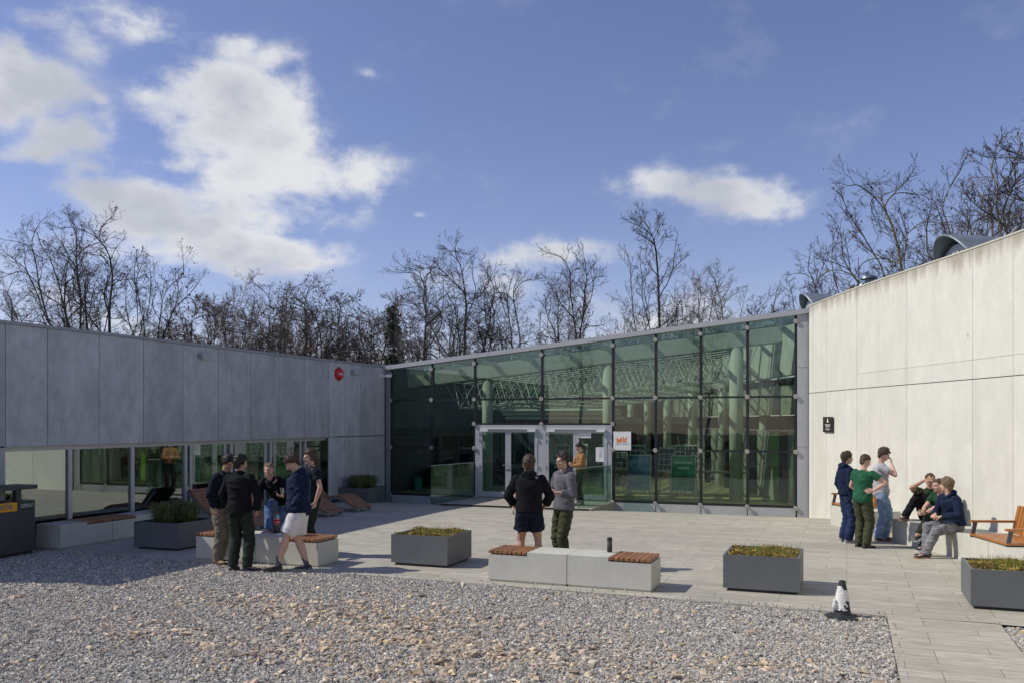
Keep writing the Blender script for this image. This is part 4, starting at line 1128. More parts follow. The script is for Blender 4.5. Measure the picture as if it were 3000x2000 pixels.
seat((-.30, 20.92), (.12, 20.05), .5, 'orange timber seat half hidden by the man in the navy hoodie')

# waste bin
root = empty('waste_bin', (-13.35, 10.2, 0), 0, 'dark metal recycling bin with a raised lid at the left edge', 'waste bin')
mb = MB(); mb.box((-.42, 0, .05), (0, 1.22, .93)); mb.build('body', 'bin_body', root)
mb = MB(); mb.box((-.38, .03, 0), (-.03, 1.19, .048)); mb.build('plinth', 'black_plastic', root)
mb = MB(); mb.box((-.46, -.03, 1.13), (.04, 1.24, 1.20)); mb.build('lid', 'bin_body', root)
for y in (.18, .88): mb = MB(); mb.box((-.14, y, .932), (-.04, y+.1, 1.128)); mb.build('post', 'bin_body', root)
mb = MB(); mb.box((0.001, .32, .77), (.006, .86, .92)); sg = mb.build('sign', 'sign_orange', root)
text_obj('PLASTIK', .125, 'ink_grey', frameM((.0085, .59, .845), (0, 1, 0), (0, 0, 1)), sg, sx=.86, bold=.002)
mb = MB(); mb.box((0.001, .92, .77), (.006, 1.20, .92)); sg = mb.build('sign', 'sign_green', root)
text_obj('SZKŁO', .085, 'alu', frameM((.0085, 1.06, .845), (0, 1, 0), (0, 0, 1)), sg, bold=.002)

# cone
c = (-.05, 11.13, -.02)
root = empty('traffic_cone', c, .3, 'worn black traffic cone wrapped in torn white tape', 'traffic cone')
mb = MB(); mb.prism([(.19*cos(t)*(1.12 if k % 2 else .98), .19*sin(t)*(1.12 if k % 2 else .98)) for k, t in enumerate(np.linspace(0, 2*pi, 17)[:-1])], 0, .022, 'z'); mb.lathe([(.135, .02), (.13, .036), (.12, .04)], n=20); mb.build('base', 'rubber', root)
mb = MB(); mb.lathe([(.108, .03), (.098, .06), (.072, .22), (.05, .36), (.036, .44), (.028, .44), (.028, .40)], n=24); mb.build('body', 'rubber', root, smooth=False)
r = random.Random(3); V = []; Fc = []; nn = 40; hh = 26
for j in range(hh+1):
    z = .10+.28*j/hh
    rad = .108-.072*(z-.03)/.41+.006
    for i in range(nn):
        a = 2*pi*i/nn; V.append(((rad+r.uniform(-.002, .004))*cos(a), (rad+r.uniform(-.002, .004))*sin(a), z))
for j in range(hh):
    z = .10+.28*j/hh
    for i in range(nn):
        a = 2*pi*i/nn; d = abs((a-3.6+pi) % (2*pi)-pi)
        lim = 3.2 if .20 < z < .33 else (1.15 if z <= .20 else 1.1-(z-.33)*8)
        if d < lim+.35*sin(z*90+i)*(.3 if lim > 3 else 1)+r.uniform(-.2, .2) and not (.262 < z < .272): Fc.append((j*nn+i, j*nn+(i+1) % nn, (j+1)*nn+(i+1) % nn, (j+1)*nn+i))
me = bpy.data.meshes.new('tape'); me.from_pydata(V, [], Fc); o = link_mesh('tape', me, 'worn_white', root)
mb = MB(); mb.ball((-.105, -.055, .15), (.03, .022, .045), 8, 6); mb.ball((-.10, -.04, .20), (.02, .02, .03), 8, 6); mb.build('torn_tape', 'worn_white', root)

# thermos
root = empty('thermos_flask', (-3.17, 12.22, .44), 0, 'matt black thermos flask standing on the plain part of the bench', 'flask')
mb = MB(); mb.lathe([(.036, 0), (.037, .01), (.037, .085), (.0345, .088)], n=20); mb.build('body', 'black_plastic', root, smooth=False)
mb = MB(); mb.lathe([(.0345, .0885), (.036, .09), (.036, .165)], n=20); mb.build('band', 'anthracite', root)
mb = MB(); mb.lathe([(.034, .166), (.038, .17), (.038, .195), (.03, .212), (.01, .214)], n=20); mb.box((-.012, -.05, .175), (.012, -.03, .20)); mb.build('lid', 'black_plastic', root)

# cola bottle
simple('cola', (.02, .006, .003), .15, .05); simple('label_red', (.62, .012, .02), .4, .04); simple('cap_red', (.65, .02, .02), .4, .04)
glassmat('pet', (.93, .95, .94), .06, .02)
bp = G(811, 1559, .44)
root = empty('soda_bottle', (bp.x, bp.y, .44), 0, 'half full two litre cola bottle with red label on the bench', 'bottle')
mb = MB(); mb.lathe([(.05, 0), (.053, .02), (.051, .1), (.053, .16), (.053, .225), (.046, .26), (.026, .30), (.014, .32), (.014, .335)], n=20); mb.build('bottle', 'pet', root, smooth=True)
mb = MB(); mb.lathe([(.047, .003), (.050, .02), (.048, .1), (.048, .135)], n=20); mb.build('drink', 'cola', root, smooth=False)
mb = MB(); mb.lathe([(.0545, .145), (.0545, .222)], n=24); mb.build('label_band', 'label_red', root)
mb = MB(); mb.lathe([(.017, .325), (.017, .345)], n=14); mb.build('cap', 'cap_red', root)
tm = text_obj('Coca-Cola', .036, 'paper', Matrix.Identity(4), root, bold=.0006, ext=.0006)
for v in tm.data.vertices:
    x, y, z = v.co; a = -pi/2+YAW*.9+ (x+y*.25)/.055; v.co = (cos(a)*(.0552+z), sin(a)*(.0552+z), .183+y)
tm.data.update()

# fixtures on the grey wing
def wall_lamp(px, py, label):
    p = PX(px, py, XW); root = empty('wall_lamp', (XW, p.y, p.z), 0, label, 'lamp', 'box lamps on the grey cladding')
    mb = MB(); mb.box((.001, -.14, -.05), (.02, .14, .05)); mb.build('plate', 'grey_plastic', root)
    mb = MB(); mb.box((.021, -.17, -.06), (.14, .17, .055)); mb.build('housing', 'grey_plastic', root, bevel=.004)
    mb = MB(); mb.box((.03, -.15, -.068), (.13, .15, -.061)); mb.build('diffuser', 'white_paint', root)
wall_lamp(595, 1043, 'grey box wall lamp high on the cladding, the left one'); wall_lamp(1037, 1090, 'grey box wall lamp right of the red siren')
p = PX(990, 1094, XW)
root = empty('alarm_siren', (XW, p.y, p.z), 0, 'red six sided alarm siren on the grey cladding', 'siren')
mb = MB(); hexp = [(.20*sin(radians(60*k)), .20*cos(radians(60*k))) for k in range(6)]; hx2 = [(a*.82, b*.82) for a, b in hexp]
vs = [(.002, a, b) for a, b in hexp]+[(.07, a, b) for a, b in hexp]+[(.105, a, b) for a, b in hx2]
mb.add(vs, [tuple(range(6)), tuple(range(12, 18))[::-1]]+[(i, i+6, (i+1) % 6+6, (i+1) % 6) for i in range(6)]+[(i+6, i+12, (i+1) % 6+12, (i+1) % 6+6) for i in range(6)]); mb.build('housing', 'red_plastic', root)
text_obj('PIKSA', .085, 'paper', frameM((.107, 0, -.01), (0, 1, 0), (0, 0, 1)), root, bold=.001)
p = PX(1118, 1100, XW)
root = empty('security_camera', (XW, p.y, p.z), 0, 'white bullet security camera near the corner with the glass hall', 'camera')
mb = MB(); M = Matrix.Rotation(pi/2, 4, 'Y'); mb.lathe([(.065, .002), (.06, .04), (.04, .06)], n=16, M=M); mb.build('mount', 'white_paint', root)
mb = MB(); M2 = Matrix.Translation((.07, 0, 0)) @ Matrix.Rotation(radians(25), 4, 'Z'); mb.box((-.02, -.02, -.02), (.06, .02, .02), M=M2); mb.box((.06, -.04, -.045), (.26, .04, .045), M=M2); mb.build('housing', 'white_paint', root, bevel=.006)
mb = MB(); mb.box((.262, -.036, -.04), (.268, .036, .04), M=M2); mb.build('lens', 'black_plastic', root)
p = PX(1133, 1127, XW)
root = empty('wall_box', (XW, p.y, p.z), 0, 'slim white box mounted under the security camera', 'box')
mb = MB(); mb.box((.001, -.08, -.17), (.055, .08, .17)); mb.build('housing', 'white_paint', root, bevel=.006)
mb = MB(); mb.box((.0555, -.05, -.13), (.059, .05, -.03)); mb.build('cover', 'paper', root)

# plaque on the curved wall
s_ = s_of_px(2430); P_, n_, d_ = wpt(s_, SG*.03); n_ = n_*SG; zc = CH-(1242-HZ)/FPX*((P_.x*FW[0]+P_.y*FW[1]))
tv = Vector((d_.x, d_.y, 0)); nv = Vector((n_.x, n_.y, 0))
if tv.cross(Vector((0, 0, 1))).dot(nv) < 0: tv = -tv
Mq = frameM((P_.x, P_.y, zc), tv, (0, 0, 1)) @ Matrix.Diagonal((1.7, .95, 1, 1)); root = empty('wall_plaque', (0, 0, 0), 0, 'small black plaque with white emblem and lettering on the curved wall', 'sign'); root.matrix_world = Mq
mb = MB(); mb.box((-.20, -.20, 0), (.20, .20, .012)); mb.build('plate', 'sign_black', root)
mb = MB()
for (x, y) in ((-.15, -.15), (.15, -.15), (-.15, .15), (.15, .15)): mb.tube([(x, y, -.028), (x, y, -.001)], .012, 6)
mb.build('spacer', 'chrome', root)
mb = MB(); mb.prism([(-.02, .05), (.02, .05), (.03, .075), (.018, .095), (.026, .115), (.012, .135), (.008, .165), (-.008, .165), (-.012, .135), (-.026, .115), (-.018, .095), (-.03, .075)], .013, .015, 'z'); mb.build('emblem', 'paper', root)
for tx, y, sz in (('wspieramy', -.005, .05), ('młodych', -.05, .05), ('współfinansowano', -.115, .027), ('2021-27', -.145, .027)): text_obj(tx, sz, 'paper', Matrix.Translation((0, y, .0135)), root, bold=.0006)

# logo sign on the glass
p = PY(1823, 1290, YF-.02)
root = empty('logo_sign', (p.x, YF-.03, p.z), 0, 'square white sign with striped orange MK letters stuck to the glass', 'sign')
mb = MB(); mb.box((-.26, -.008, -.27), (.26, .004, .27)); mb.build('board', 'paper', root)
mb = MB(); yy0, yy1 = -.013, -.0085
for i in range(5):
    x = -.17+i*.012; d = i*.034
    mb.prism([(-.165+d, .10-.0*i), (-.150+d, .10), (-.150+d*.98+.0, -.05), (-.165+d, -.05)], yy0, yy1, 'y') if False else None
# M: two triangles cut by slanting stripes, K: the same
def stripes(poly, ang, pitch, gap):
    c, s = cos(ang), sin(ang); ps = [(x*c+y*s) for x, y in poly]; k = min(ps); out = []
    def clip(P, n, d, keep):
        o = []
        for i in range(len(P)):
            a, b = P[i], P[(i+1) % len(P)]; fa, fb_ = (a[0]*n[0]+a[1]*n[1]-d)*keep, (b[0]*n[0]+b[1]*n[1]-d)*keep
            if fa >= 0: o.append(a)
            if fa*fb_ < 0: t = fa/(fa-fb_); o.append((a[0]+(b[0]-a[0])*t, a[1]+(b[1]-a[1])*t))
        return o
    while k < max(ps):
        q = clip(clip(poly, (c, s), k, 1), (c, s), k+pitch-gap, -1)
        if len(q) > 2: out.append(q)
        k += pitch
    return out
for poly, ang in (([(-.165, -.04), (-.165, .11), (-.095, .035), (-.095, -.04)], 2.4), ([(-.088, .035), (-.015, .11), (-.015, -.04), (-.088, -.04)], 0.),
                  ([(.015, .11), (.015, -.04), (.05, -.04), (.05, .11)], 2.4), ([(.055, .035), (.125, .11), (.17, .11), (.095, .035)], 2.4), ([(.055, .03), (.095, .03), (.17, -.04), (.075, -.04)], .9)):
    for q in stripes(poly, ang, .026, .004): mb.prism(q, yy0, yy1, 'y')
mb.build('emblem', 'logo_orange', root)
text_obj('Muzeum  Krakowa', .052, 'ink_grey', frameM((0, -.0095, -.085), (1, 0, 0), (0, 0, 1)), root)

# notices on the right hand door
for (px, py, w, h, lab) in ((1765, 1330, .40, .42, 'white notice with a printed table taped to the right door'), (1714, 1272, .36, .19, 'small white notice high on the right door')):
    p = PY(px, py, YF-.045); root = empty('door_notice', (p.x, YF-.047, p.z), 0, lab, 'notice')
    mb = MB(); mb.box((-w/2, 0, -h/2), (w/2, .003, h/2)); mb.build('sheet', 'paper', root)
    mb = MB()
    if h > .3:
        for k in range(9): mb.box((-.10, -.002, .09-k*.022), (-.01, -.0005, .096-k*.022)); mb.box((.03, -.002, .09-k*.022), (.09, -.0005, .096-k*.022))
        mb.box((-.17, -.002, .165), (.02, -.0005, .172)); mb.box((-.08, -.002, .13), (.08, -.0005, .137))
    else:
        for k in range(7): mb.box((-.15, -.002, .06-k*.02), (.0, -.0005, .063-k*.02)); mb.box((.03, -.002, .06-k*.02), (.15, -.0005, .063-k*.02))
    mb.build('print', 'ink_grey', root)

# roof hoods and domes on the right building
simple('zinc_hood', (.24, .275, .30), .45, .15, 2.2, .002, 20, metal=.35)
def roof_hood(px, py, D, s, label, ang):
    p = PD(px, py, D); root = empty('roof_hood', (p.x, p.y, 5.15), ang, label, 'roof ventilator', 'zinc roof hoods above the curved wall')
    rb = 1.0*s; V = []; n = 18; st = [(-1.35, 1.0, .0), (-1.25, 1.0, .0), (-.6, .98, 0), (0.3, .9, 0), (1.1, .78, 0), (2.0, .62, 0)]
    mb = MB(); vs = []
    for (x, r_, _) in st:
        for j in range(n+1):
            t = pi*1.0*j/n; x_ = x*s+(.55*s*(1-sin(t)) if x < -1 else 0)
            vs.append((x_, rb*r_*cos(t), rb*r_*sin(t)*1.15))
    fs = [(i*(n+1)+j, i*(n+1)+j+1, (i+1)*(n+1)+j+1, (i+1)*(n+1)+j) for i in range(len(st)-1) for j in range(n)]
    mb.add(vs, fs); o = mb.build('shell', 'zinc_hood', root, smooth=True)
    md = o.modifiers.new('thick', 'SOLIDIFY'); md.thickness = .03
    mb = MB()
    poly = [(rb*.9*cos(t), rb*.9*sin(t)*1.05) for t in np.linspace(0, pi, 16)]
    mb.prism([(a, b) for a, b in poly], -1.0*s, -.97*s, 'x'); mb.build('grille', 'zinc_light', root)
    mb = MB()
    for k in range(7):
        for m in range(6):
            y, z = (-.6+k*.2)*rb, (.12+m*.16)*rb
            if (y/rb)**2+(z/rb)**2 < .62: mb.box((-1.01*s, y-.02*s, z-.02*s), (-1.002*s, y+.02*s, z+.02*s))
    mb.build('grille_holes', 'black_plastic', root)
    mb = MB(); mb.tube([(-1.3*s+.1, 0, rb*1.165), (2.0*s, 0, rb*.72)], .02*s, 6); mb.build('seam', 'zinc', root)
    return root
def roof_dome(px, py, D, r, h, label, cap):
    p = PD(px, py, D); root = empty('roof_dome', (p.x, p.y, 5.15), 0, label, 'roof dome', 'low ribbed zinc domes on the roof')
    mb = MB(); mb.lathe([(r, 0), (r, h*.35), (r*.93, h*.42), (r*.5, h*.9), (r*.45, h), (.05, h*1.02)], n=28); mb.build('shell', 'zinc', root)
    mb = MB()
    for k in range(20):
        a = 2*pi*k/20; mb.tube([(r*.94*cos(a), r*.94*sin(a), h*.42), (r*.46*cos(a), r*.46*sin(a), h*1.0)], .035, 5)
    mb.build('rib', 'anthracite', root)
    if cap:
        mb = MB(); mb.lathe([(.12, h), (.12, h+.18), (.26, h+.2), (.24, h+.26), (.05, h+.34)], n=16); mb.build('vent_cap', 'zinc', root)
        mb = MB(); mb.tube([(-.3, 0, h), (-.3, 0, h+.9)], .012, 5); mb.build('lightning_rod', 'anthracite', root)
roof_hood(2450, 880, 25.5, .76, 'smaller zinc hood rising behind the left end of the curved wall', YAW-.08)
roof_dome(2545, 870, 27.5, 1.15, 1.40, 'low ribbed dome with a vent cap behind the smaller hood', True)
roof_hood(2935, 700, 18.6, .96, 'larger zinc hood rising behind the curved wall at the right', YAW-.05)
roof_dome(3085, 690, 20.5, 1.6, 1.75, 'ribbed dome beside the larger hood, cut by the right edge', False)

# ------------------------------------------------------------------ inside the hall
simple('board_green', (.04, .22, .14), .5, .5, 3); simple('board_blue', (.10, .20, .34), .5, .6, 3); simple('poster_mix', (.72, .74, .66), .6, .25, 6); simple('easel_wood', (.45, .34, .20), .7, .1); simple('lime', (.22, .48, .03), .5, .1); simple('teal_bin', (.10, .35, .36), .5, .1); simple('chair_yellow', (.30, .25, .10), .6, .1)
def aboard(px0, px1, pyt, pyb, Y, mat, label, lines):
    a = PY(px0, pyt, Y); b = PY(px1, pyb, Y); w = b.x-a.x; root = empty('a_board', ((a.x+b.x)/2, Y, 0), 0, label, 'notice board')
    M = Matrix.Rotation(radians(-7), 4, 'X'); z0, z1 = .30, max(a.z, 1.3)
    mb = MB(); mb.box((-w/2, 0, z0), (w/2, .02, z1), M=M); mb.build('panel', mat, root)
    mb = MB(); t_ = .03
    for q in (((-w/2-t_, -.012, .0), (-w/2, .03, z1)), ((w/2, -.012, .0), (w/2+t_, .03, z1)), ((-w/2-t_, -.012, z1), (w/2+t_, .03, z1+t_)), ((-w/2, -.012, z0-t_), (w/2, .03, z0))): mb.box(*q, M=M)
    mb.build('frame', 'alu', root)
    mb = MB()
    for sx_ in (-w/2, w/2): mb.tube([(sx_, .02+z1*.12, z1), (sx_, .55, 0)], .014, 6)
    mb.build('rear_leg', 'alu', root)
    for tx, z, sz in lines: text_obj(tx, sz, 'paper', M @ frameM((0, -.002, z), (1, 0, 0), (0, 0, 1)), root, bold=.001)
aboard(1838, 1902, 1340, 1462, 25.55, 'board_blue', 'blue poster board reading Swoszowice behind the glass', [('Swoszowice', .72, .135)])
aboard(1966, 2034, 1342, 1462, 25.6, 'board_green', 'green poster board about scouting history behind the glass', [('Harcerstwo', 1.12, .105), ('-historia', .96, .105)])
def easel(px, Y, zt_, label, w=.5):
    p = PY(px, 1300, Y); root = empty('easel', (p.x, Y, 0), ((px*7) % 10-5)*.05, label, 'easel', 'easels showing framed posters inside the hall')
    mb = MB(); mb.tube([(-.25, 0, 0), (-.05, .1, 1.6)], .018, 5); mb.tube([(.25, 0, 0), (.05, .1, 1.6)], .018, 5); mb.tube([(0, .6, 0), (0, .1, 1.85)], .018, 5); mb.box((-w/2, -.06, zt_-.72), (w/2, .0, zt_-.68)); mb.build('stand', 'easel_wood', root)
    mb = MB(); M = Matrix.Translation((0, -.03, zt_-.68)) @ Matrix.Rotation(radians(-8), 4, 'X'); mb.box((-w/2, 0, 0), (w/2, .015, .75), M=M); mb.build('poster', 'poster_mix', root)
    mb = MB()
    for i in range(3):
        for j in range(4): mb.box((-w/2+.03+i*(w-.04)/3, -.004, .05+j*.17), (-w/2+.01+(i+1)*(w-.04)/3, -.001, .19+j*.17), M=M)
    mb.build('pictures', 'hall_blue', root)
for px, Y, zt_, lab in ((1646, 27.2, 1.5, 'easel with a grid of small pictures behind the grey hoodie'), (1700, 28.2, 1.5, 'easel behind the woman with the phone'), (1775, 27.4, 1.5, 'easel behind the right door leaf'), (1815, 27.8, 1.45, 'easel just right of the double doors'), (1868, 27.6, 1.5, 'easel behind the blue poster board'),
                     (1952, 27.0, 1.45, 'leftmost easel of the group behind the green board'), (1985, 27.8, 1.5, 'second easel of the group behind the green board'), (2022, 28.4, 1.5, 'third easel of the group behind the green board')):
    easel(px, Y, zt_, lab)
p = PY(2300, 1400, 27.0); root = empty('lime_stand', (p.x, 27.0, 0), 0, 'tall lime green display stand at the right end of the hall', 'display stand')
mb = MB(); mb.prism([(-.32, 0), (.34, 0), (-.08, 1.9), (-.42, 1.9)], 0, .35, 'y'); mb.build('body', 'lime', root)
mb = MB()
for k in range(3): mb.box((-.22+k*.14, -.03, .45+.3*(k % 2)), (-.10+k*.14, -.004, .70+.3*(k % 2)))
mb.build('leaflets', 'paper', root)
p = PY(1195, 1400, 25.9); root = empty('waste_basket', (p.x+.0, 26.6, 0), 0, 'teal waste basket in the dark left part of the hall', 'waste bin')
mb = MB(); mb.lathe([(.13, .0), (.16, .42), (.15, .42)], n=16); mb.build('body', 'teal_bin', root)
mb = MB(); mb.lathe([(.165, .421), (.165, .44), (.1, .445)], n=16); mb.build('rim', 'anthracite', root)
def table(x, y, w, label, cx):
    root = empty('hall_table', (x, y, 0), 0, label, 'table'); mb = MB(); mb.box((-w/2, -.35, .70), (w/2, .35, .74)); mb.build('tabletop', 'hall_light', root)
    for a in (-w/2+.06, w/2-.06):
        for b in (-.3, .3): mb = MB(); mb.tube([(a, b, 0), (a*.96, b*.9, .70)], .02, 6); mb.build('leg', 'hall_light', root)
def chair(x, y, rz, label, mat='chair_yellow', grp='chairs seen through the glass'):
    root = empty('chair', (x, y, 0), rz, label, 'chair', grp)
    mb = MB(); mb.box((-.22, -.22, .43), (.22, .22, .46)); mb.build('seat', mat, root, bevel=.01)
    mb = MB(); mb.box((-.21, .19, .55), (.21, .22, .86), M=Matrix.Rotation(radians(-4), 4, 'X')); mb.build('backrest', mat, root, bevel=.01)
    for a in (-.19, .19):
        for b in (-.18, .2): mb = MB(); mb.tube([(a*1.1, b*1.1, 0), (a, b, .43 if b < 0 else .6)], .012, 5); mb.build('leg', 'chrome', root)
q = PY(1330, 1400, 28.0); table(q.x, 28.0, 1.6, 'light table left of the double doors inside the hall', 0)
q = PY(1300, 1400, 27.3); chair(q.x, 27.2, 2.9, 'chair left of the table inside the hall'); q = PY(1370, 1400, 27.3); chair(q.x, 27.3, 3.4, 'chair right of the table inside the hall')
q = PY(2075, 1400, 28.0); table(q.x, 28.0, 2.2, 'long low table between the green board and the big column', 0)
# room behind the window ribbon
for k, y in enumerate((13.4, 14.6, 15.5, 17.0, 19.3)):
    chair(XW-1.1-.2*(k % 2), y, 1.2+k*.5, ('chair behind the %s window pane of the grey wing' % ('second', 'third', 'third and a half', 'fourth', 'sixth')[k]) if k != 2 else 'chair at the mullion between third and fourth window', 'chair_yellow', 'chairs in the room behind the window ribbon')
# ------------------------------------------------------------------ people
simple('skin_fair', (.58, .36, .27), .55, .06, 25, sss=.12); simple('skin_tan', (.46, .27, .18), .55, .06, 25, sss=.1)
simple('eye_dark', (.04, .025, .02), .3, .1); simple('lip', (.42, .17, .14), .5, .05)
simple('hair_black', (.014, .011, .010), .5, .5, 60, .004, 160); simple('hair_brown', (.075, .045, .027), .55, .5, 60, .004, 160); simple('hair_curly', (.058, .037, .024), .6, .5, 50, .006, 120); simple('hair_sandy', (.20, .135, .075), .6, .4, 60, .004, 160)
def cloth(name, col, var=.18, bump=.0022): simple(name, col, .92, var, 9, bump, 90, spec=.15)
cloth('cloth_black', (.011, .012, .014)); cloth('cloth_navy', (.012, .020, .048)); cloth('cloth_nearnavy', (.011, .016, .026)); cloth('cloth_green', (.022, .105, .052)); cloth('cloth_olive', (.058, .066, .036)); cloth('cloth_darkgreen', (.024, .034, .026))
cloth('cloth_khaki', (.19, .165, .12)); cloth('cloth_white', (.66, .63, .63)); cloth('cloth_grey', (.13, .13, .145)); cloth('cloth_lightgrey', (.42, .44, .47)); cloth('cloth_camel', (.30, .165, .072)); cloth('cloth_tee_green', (.020, .055, .032))
cloth('denim', (.10, .17, .31), .4); cloth('denim_dark', (.022, .035, .085), .45); cloth('denim_light', (.24, .34, .50), .3); cloth('denim_grey', (.19, .19, .20), .35); cloth('jogger', (.44, .45, .47)); cloth('sock', (.10, .11, .14)); cloth('print_white', (.6, .62, .6)); cloth('print_blue', (.12, .25, .42))
simple('shoe_black', (.022, .022, .025), .6, .2); simple('shoe_tan', (.30, .19, .09), .75, .2); simple('shoe_navy', (.02, .03, .055), .6, .2); simple('shoe_grey', (.22, .22, .23), .7, .2); simple('sole_dark', (.03, .03, .03), .8); simple('sole_white', (.55, .55, .53), .7); simple('sole_gum', (.42, .20, .08), .7)
m_, t_, o_ = newmat('cloth_camo'); b_ = node(t_, 'BsdfPrincipled', Roughness=.9); v_ = node(t_, 'TexCoord').outputs['Object']
c_ = mixc(t_, ramp(t_, noise(t_, v_, 13, 2), .5, .52), (.035, .045, .022), (.012, .014, .011)); c_ = mixc(t_, ramp(t_, noise(t_, v_, 17, 2, .5, (1, 1, 1.3)), .54, .56), c_, (.14, .11, .06)); t_.links.new(c_, b_.inputs[0]); t_.links.new(b_.outputs[0], o_.inputs[0])
glassmat('lens_glass', (.9, .92, .92), .10)

def loft(mb, secs, n=16):
    vs = []
    for c, ax, ay in secs:
        for j in range(n): t = 2*pi*j/n; vs.append(c+ax*cos(t)+ay*sin(t))
    k = len(secs)
    fs = [(i*n+j, i*n+(j+1) % n, (i+1)*n+(j+1) % n, (i+1)*n+j) for i in range(k-1) for j in range(n)]+[tuple(range(n))[::-1], tuple(range((k-1)*n, k*n))]
    mb.add(vs, fs)
def limb(mb, pts, rads, n=12, flat=None):
    "round tapering limb with rounded ends"
    P = [Vector(p) for p in pts]; R_ = list(rads); mb.tube(P, R_, n)
    for p, r in zip(P, R_): mb.ball(p, r*.995, n, 6)
def remeshed(mb, voxel, smooth=2, fold=0., seed=0, foldfn=None):
    me = mb.mesh('tmp'); bm = bmesh.new(); bm.from_mesh(me); bmesh.ops.recalc_face_normals(bm, faces=bm.faces); bm.to_mesh(me); bm.free()
    o = bpy.data.objects.new('tmp', me); TMP.objects.link(o)
    md = o.modifiers.new('r', 'REMESH'); md.mode = 'VOXEL'; md.voxel_size = voxel; md.use_smooth_shade = True
    if smooth: sm = o.modifiers.new('s', 'SMOOTH'); sm.iterations = smooth; sm.factor = .5
    dg = bpy.context.evaluated_depsgraph_get(); dg.update()
    out = bpy.data.meshes.new_from_object(o.evaluated_get(dg)); bpy.data.objects.remove(o); bpy.data.meshes.remove(me)
    if fold:
        n = len(out.vertices); co = np.empty(n*3); out.vertices.foreach_get('co', co); co = co.reshape(-1, 3)
        no = np.empty(n*3); out.vertex_normals.foreach_get('vector', no); no = no.reshape(-1, 3)
        x, y, z = co.T; ph = seed*1.7
        w1 = 2.2*np.sin(7*x+5*y+3*z+ph)+1.3*np.sin(13*y-9*x+ph*2)
        f = .50*(1-np.abs(np.sin(19*z+9*x*np.cos(ph)+w1)))**2+.34*(1-np.abs(np.sin(31*z-14*y+1.4*w1+ph)))**2+.30*np.sin(11*x+8*y+6*z+ph)*np.sin(9*z+ph*3)
        a = fold if foldfn is None else fold*foldfn(co)
        co += no*(f*a)[:, None]; out.vertices.foreach_set('co', co.reshape(-1)); out.update()
    return out
# Voxel pieces are evaluated in a small scene of their own so that it stays fast
TMP = COL
def ik(a, b, l1, l2, pole):
    a, b = Vector(a), Vector(b); d = b-a; L_ = d.length; mx_ = (l1+l2)*.998
    if L_ > mx_: b = a+d*(mx_/L_); d = b-a; L_ = mx_
    u = d/L_; x = (l1*l1-l2*l2+L_*L_)/(2*L_); h = sqrt(max(l1*l1-x*x, 0)); p = Vector(pole); p = p-u*p.dot(u)
    p = p.normalized() if p.length > 1e-6 else Vector((0, 1, 0))
    return a+u*x+p*h, b
def hand(mb, W_, D, Nn, curl=.5, ts=1, ln=1.0, spread=0.):
    D = Vector(D).normalized(); Nn = Vector(Nn); Nn = (Nn-D*Nn.dot(D)).normalized(); S_ = D.cross(Nn)*ts
    # S_ points to the thumb side
    secs = [(W_-D*.015, S_*.025, Nn*.017), (W_+D*.015, S_*.028, Nn*.016), (W_+D*.055, S_*.040, Nn*.014), (W_+D*.088, S_*.041, Nn*.0115), (W_+D*.095, S_*.036, Nn*.008)]
    loft(mb, secs, 12)
    for i, (off, L_) in enumerate(((.0325, .070), (.011, .080), (-.0115, .074), (-.033, .058))):
        p = W_+D*(.085-.006*abs(i-1.3))+S_*off; d = (D+S_*(off*(1.2+spread*8))).normalized(); pts = [p]; ang = 0
        for k, f in enumerate((.45, .30, .25)):
            ang += curl*(1.0+.16*i)*(.75 if k == 0 else 1.0)*.75; pts.append(pts[-1]+(d*cos(ang)+Nn*sin(ang))*L_*f*ln)
        mb.tube(pts, [.0092, .0088, .0080, .0066], 8); mb.ball(pts[-1], .0066, 8, 5)
    p = W_+D*.022+S_*.022; q = p+(D*.6+S_*.75+Nn*.35).normalized()*.042; r_ = q+(D*.9+S_*.25+Nn*(.3+curl*.4)).normalized()*.032; e = r_+(D*.95+Nn*(.2+curl*.5)).normalized()*.024
    mb.tube([p, q, r_, e], [.014, .0115, .0098, .0078], 8); mb.ball(e, .0078, 8, 5)
PEOPLE = []
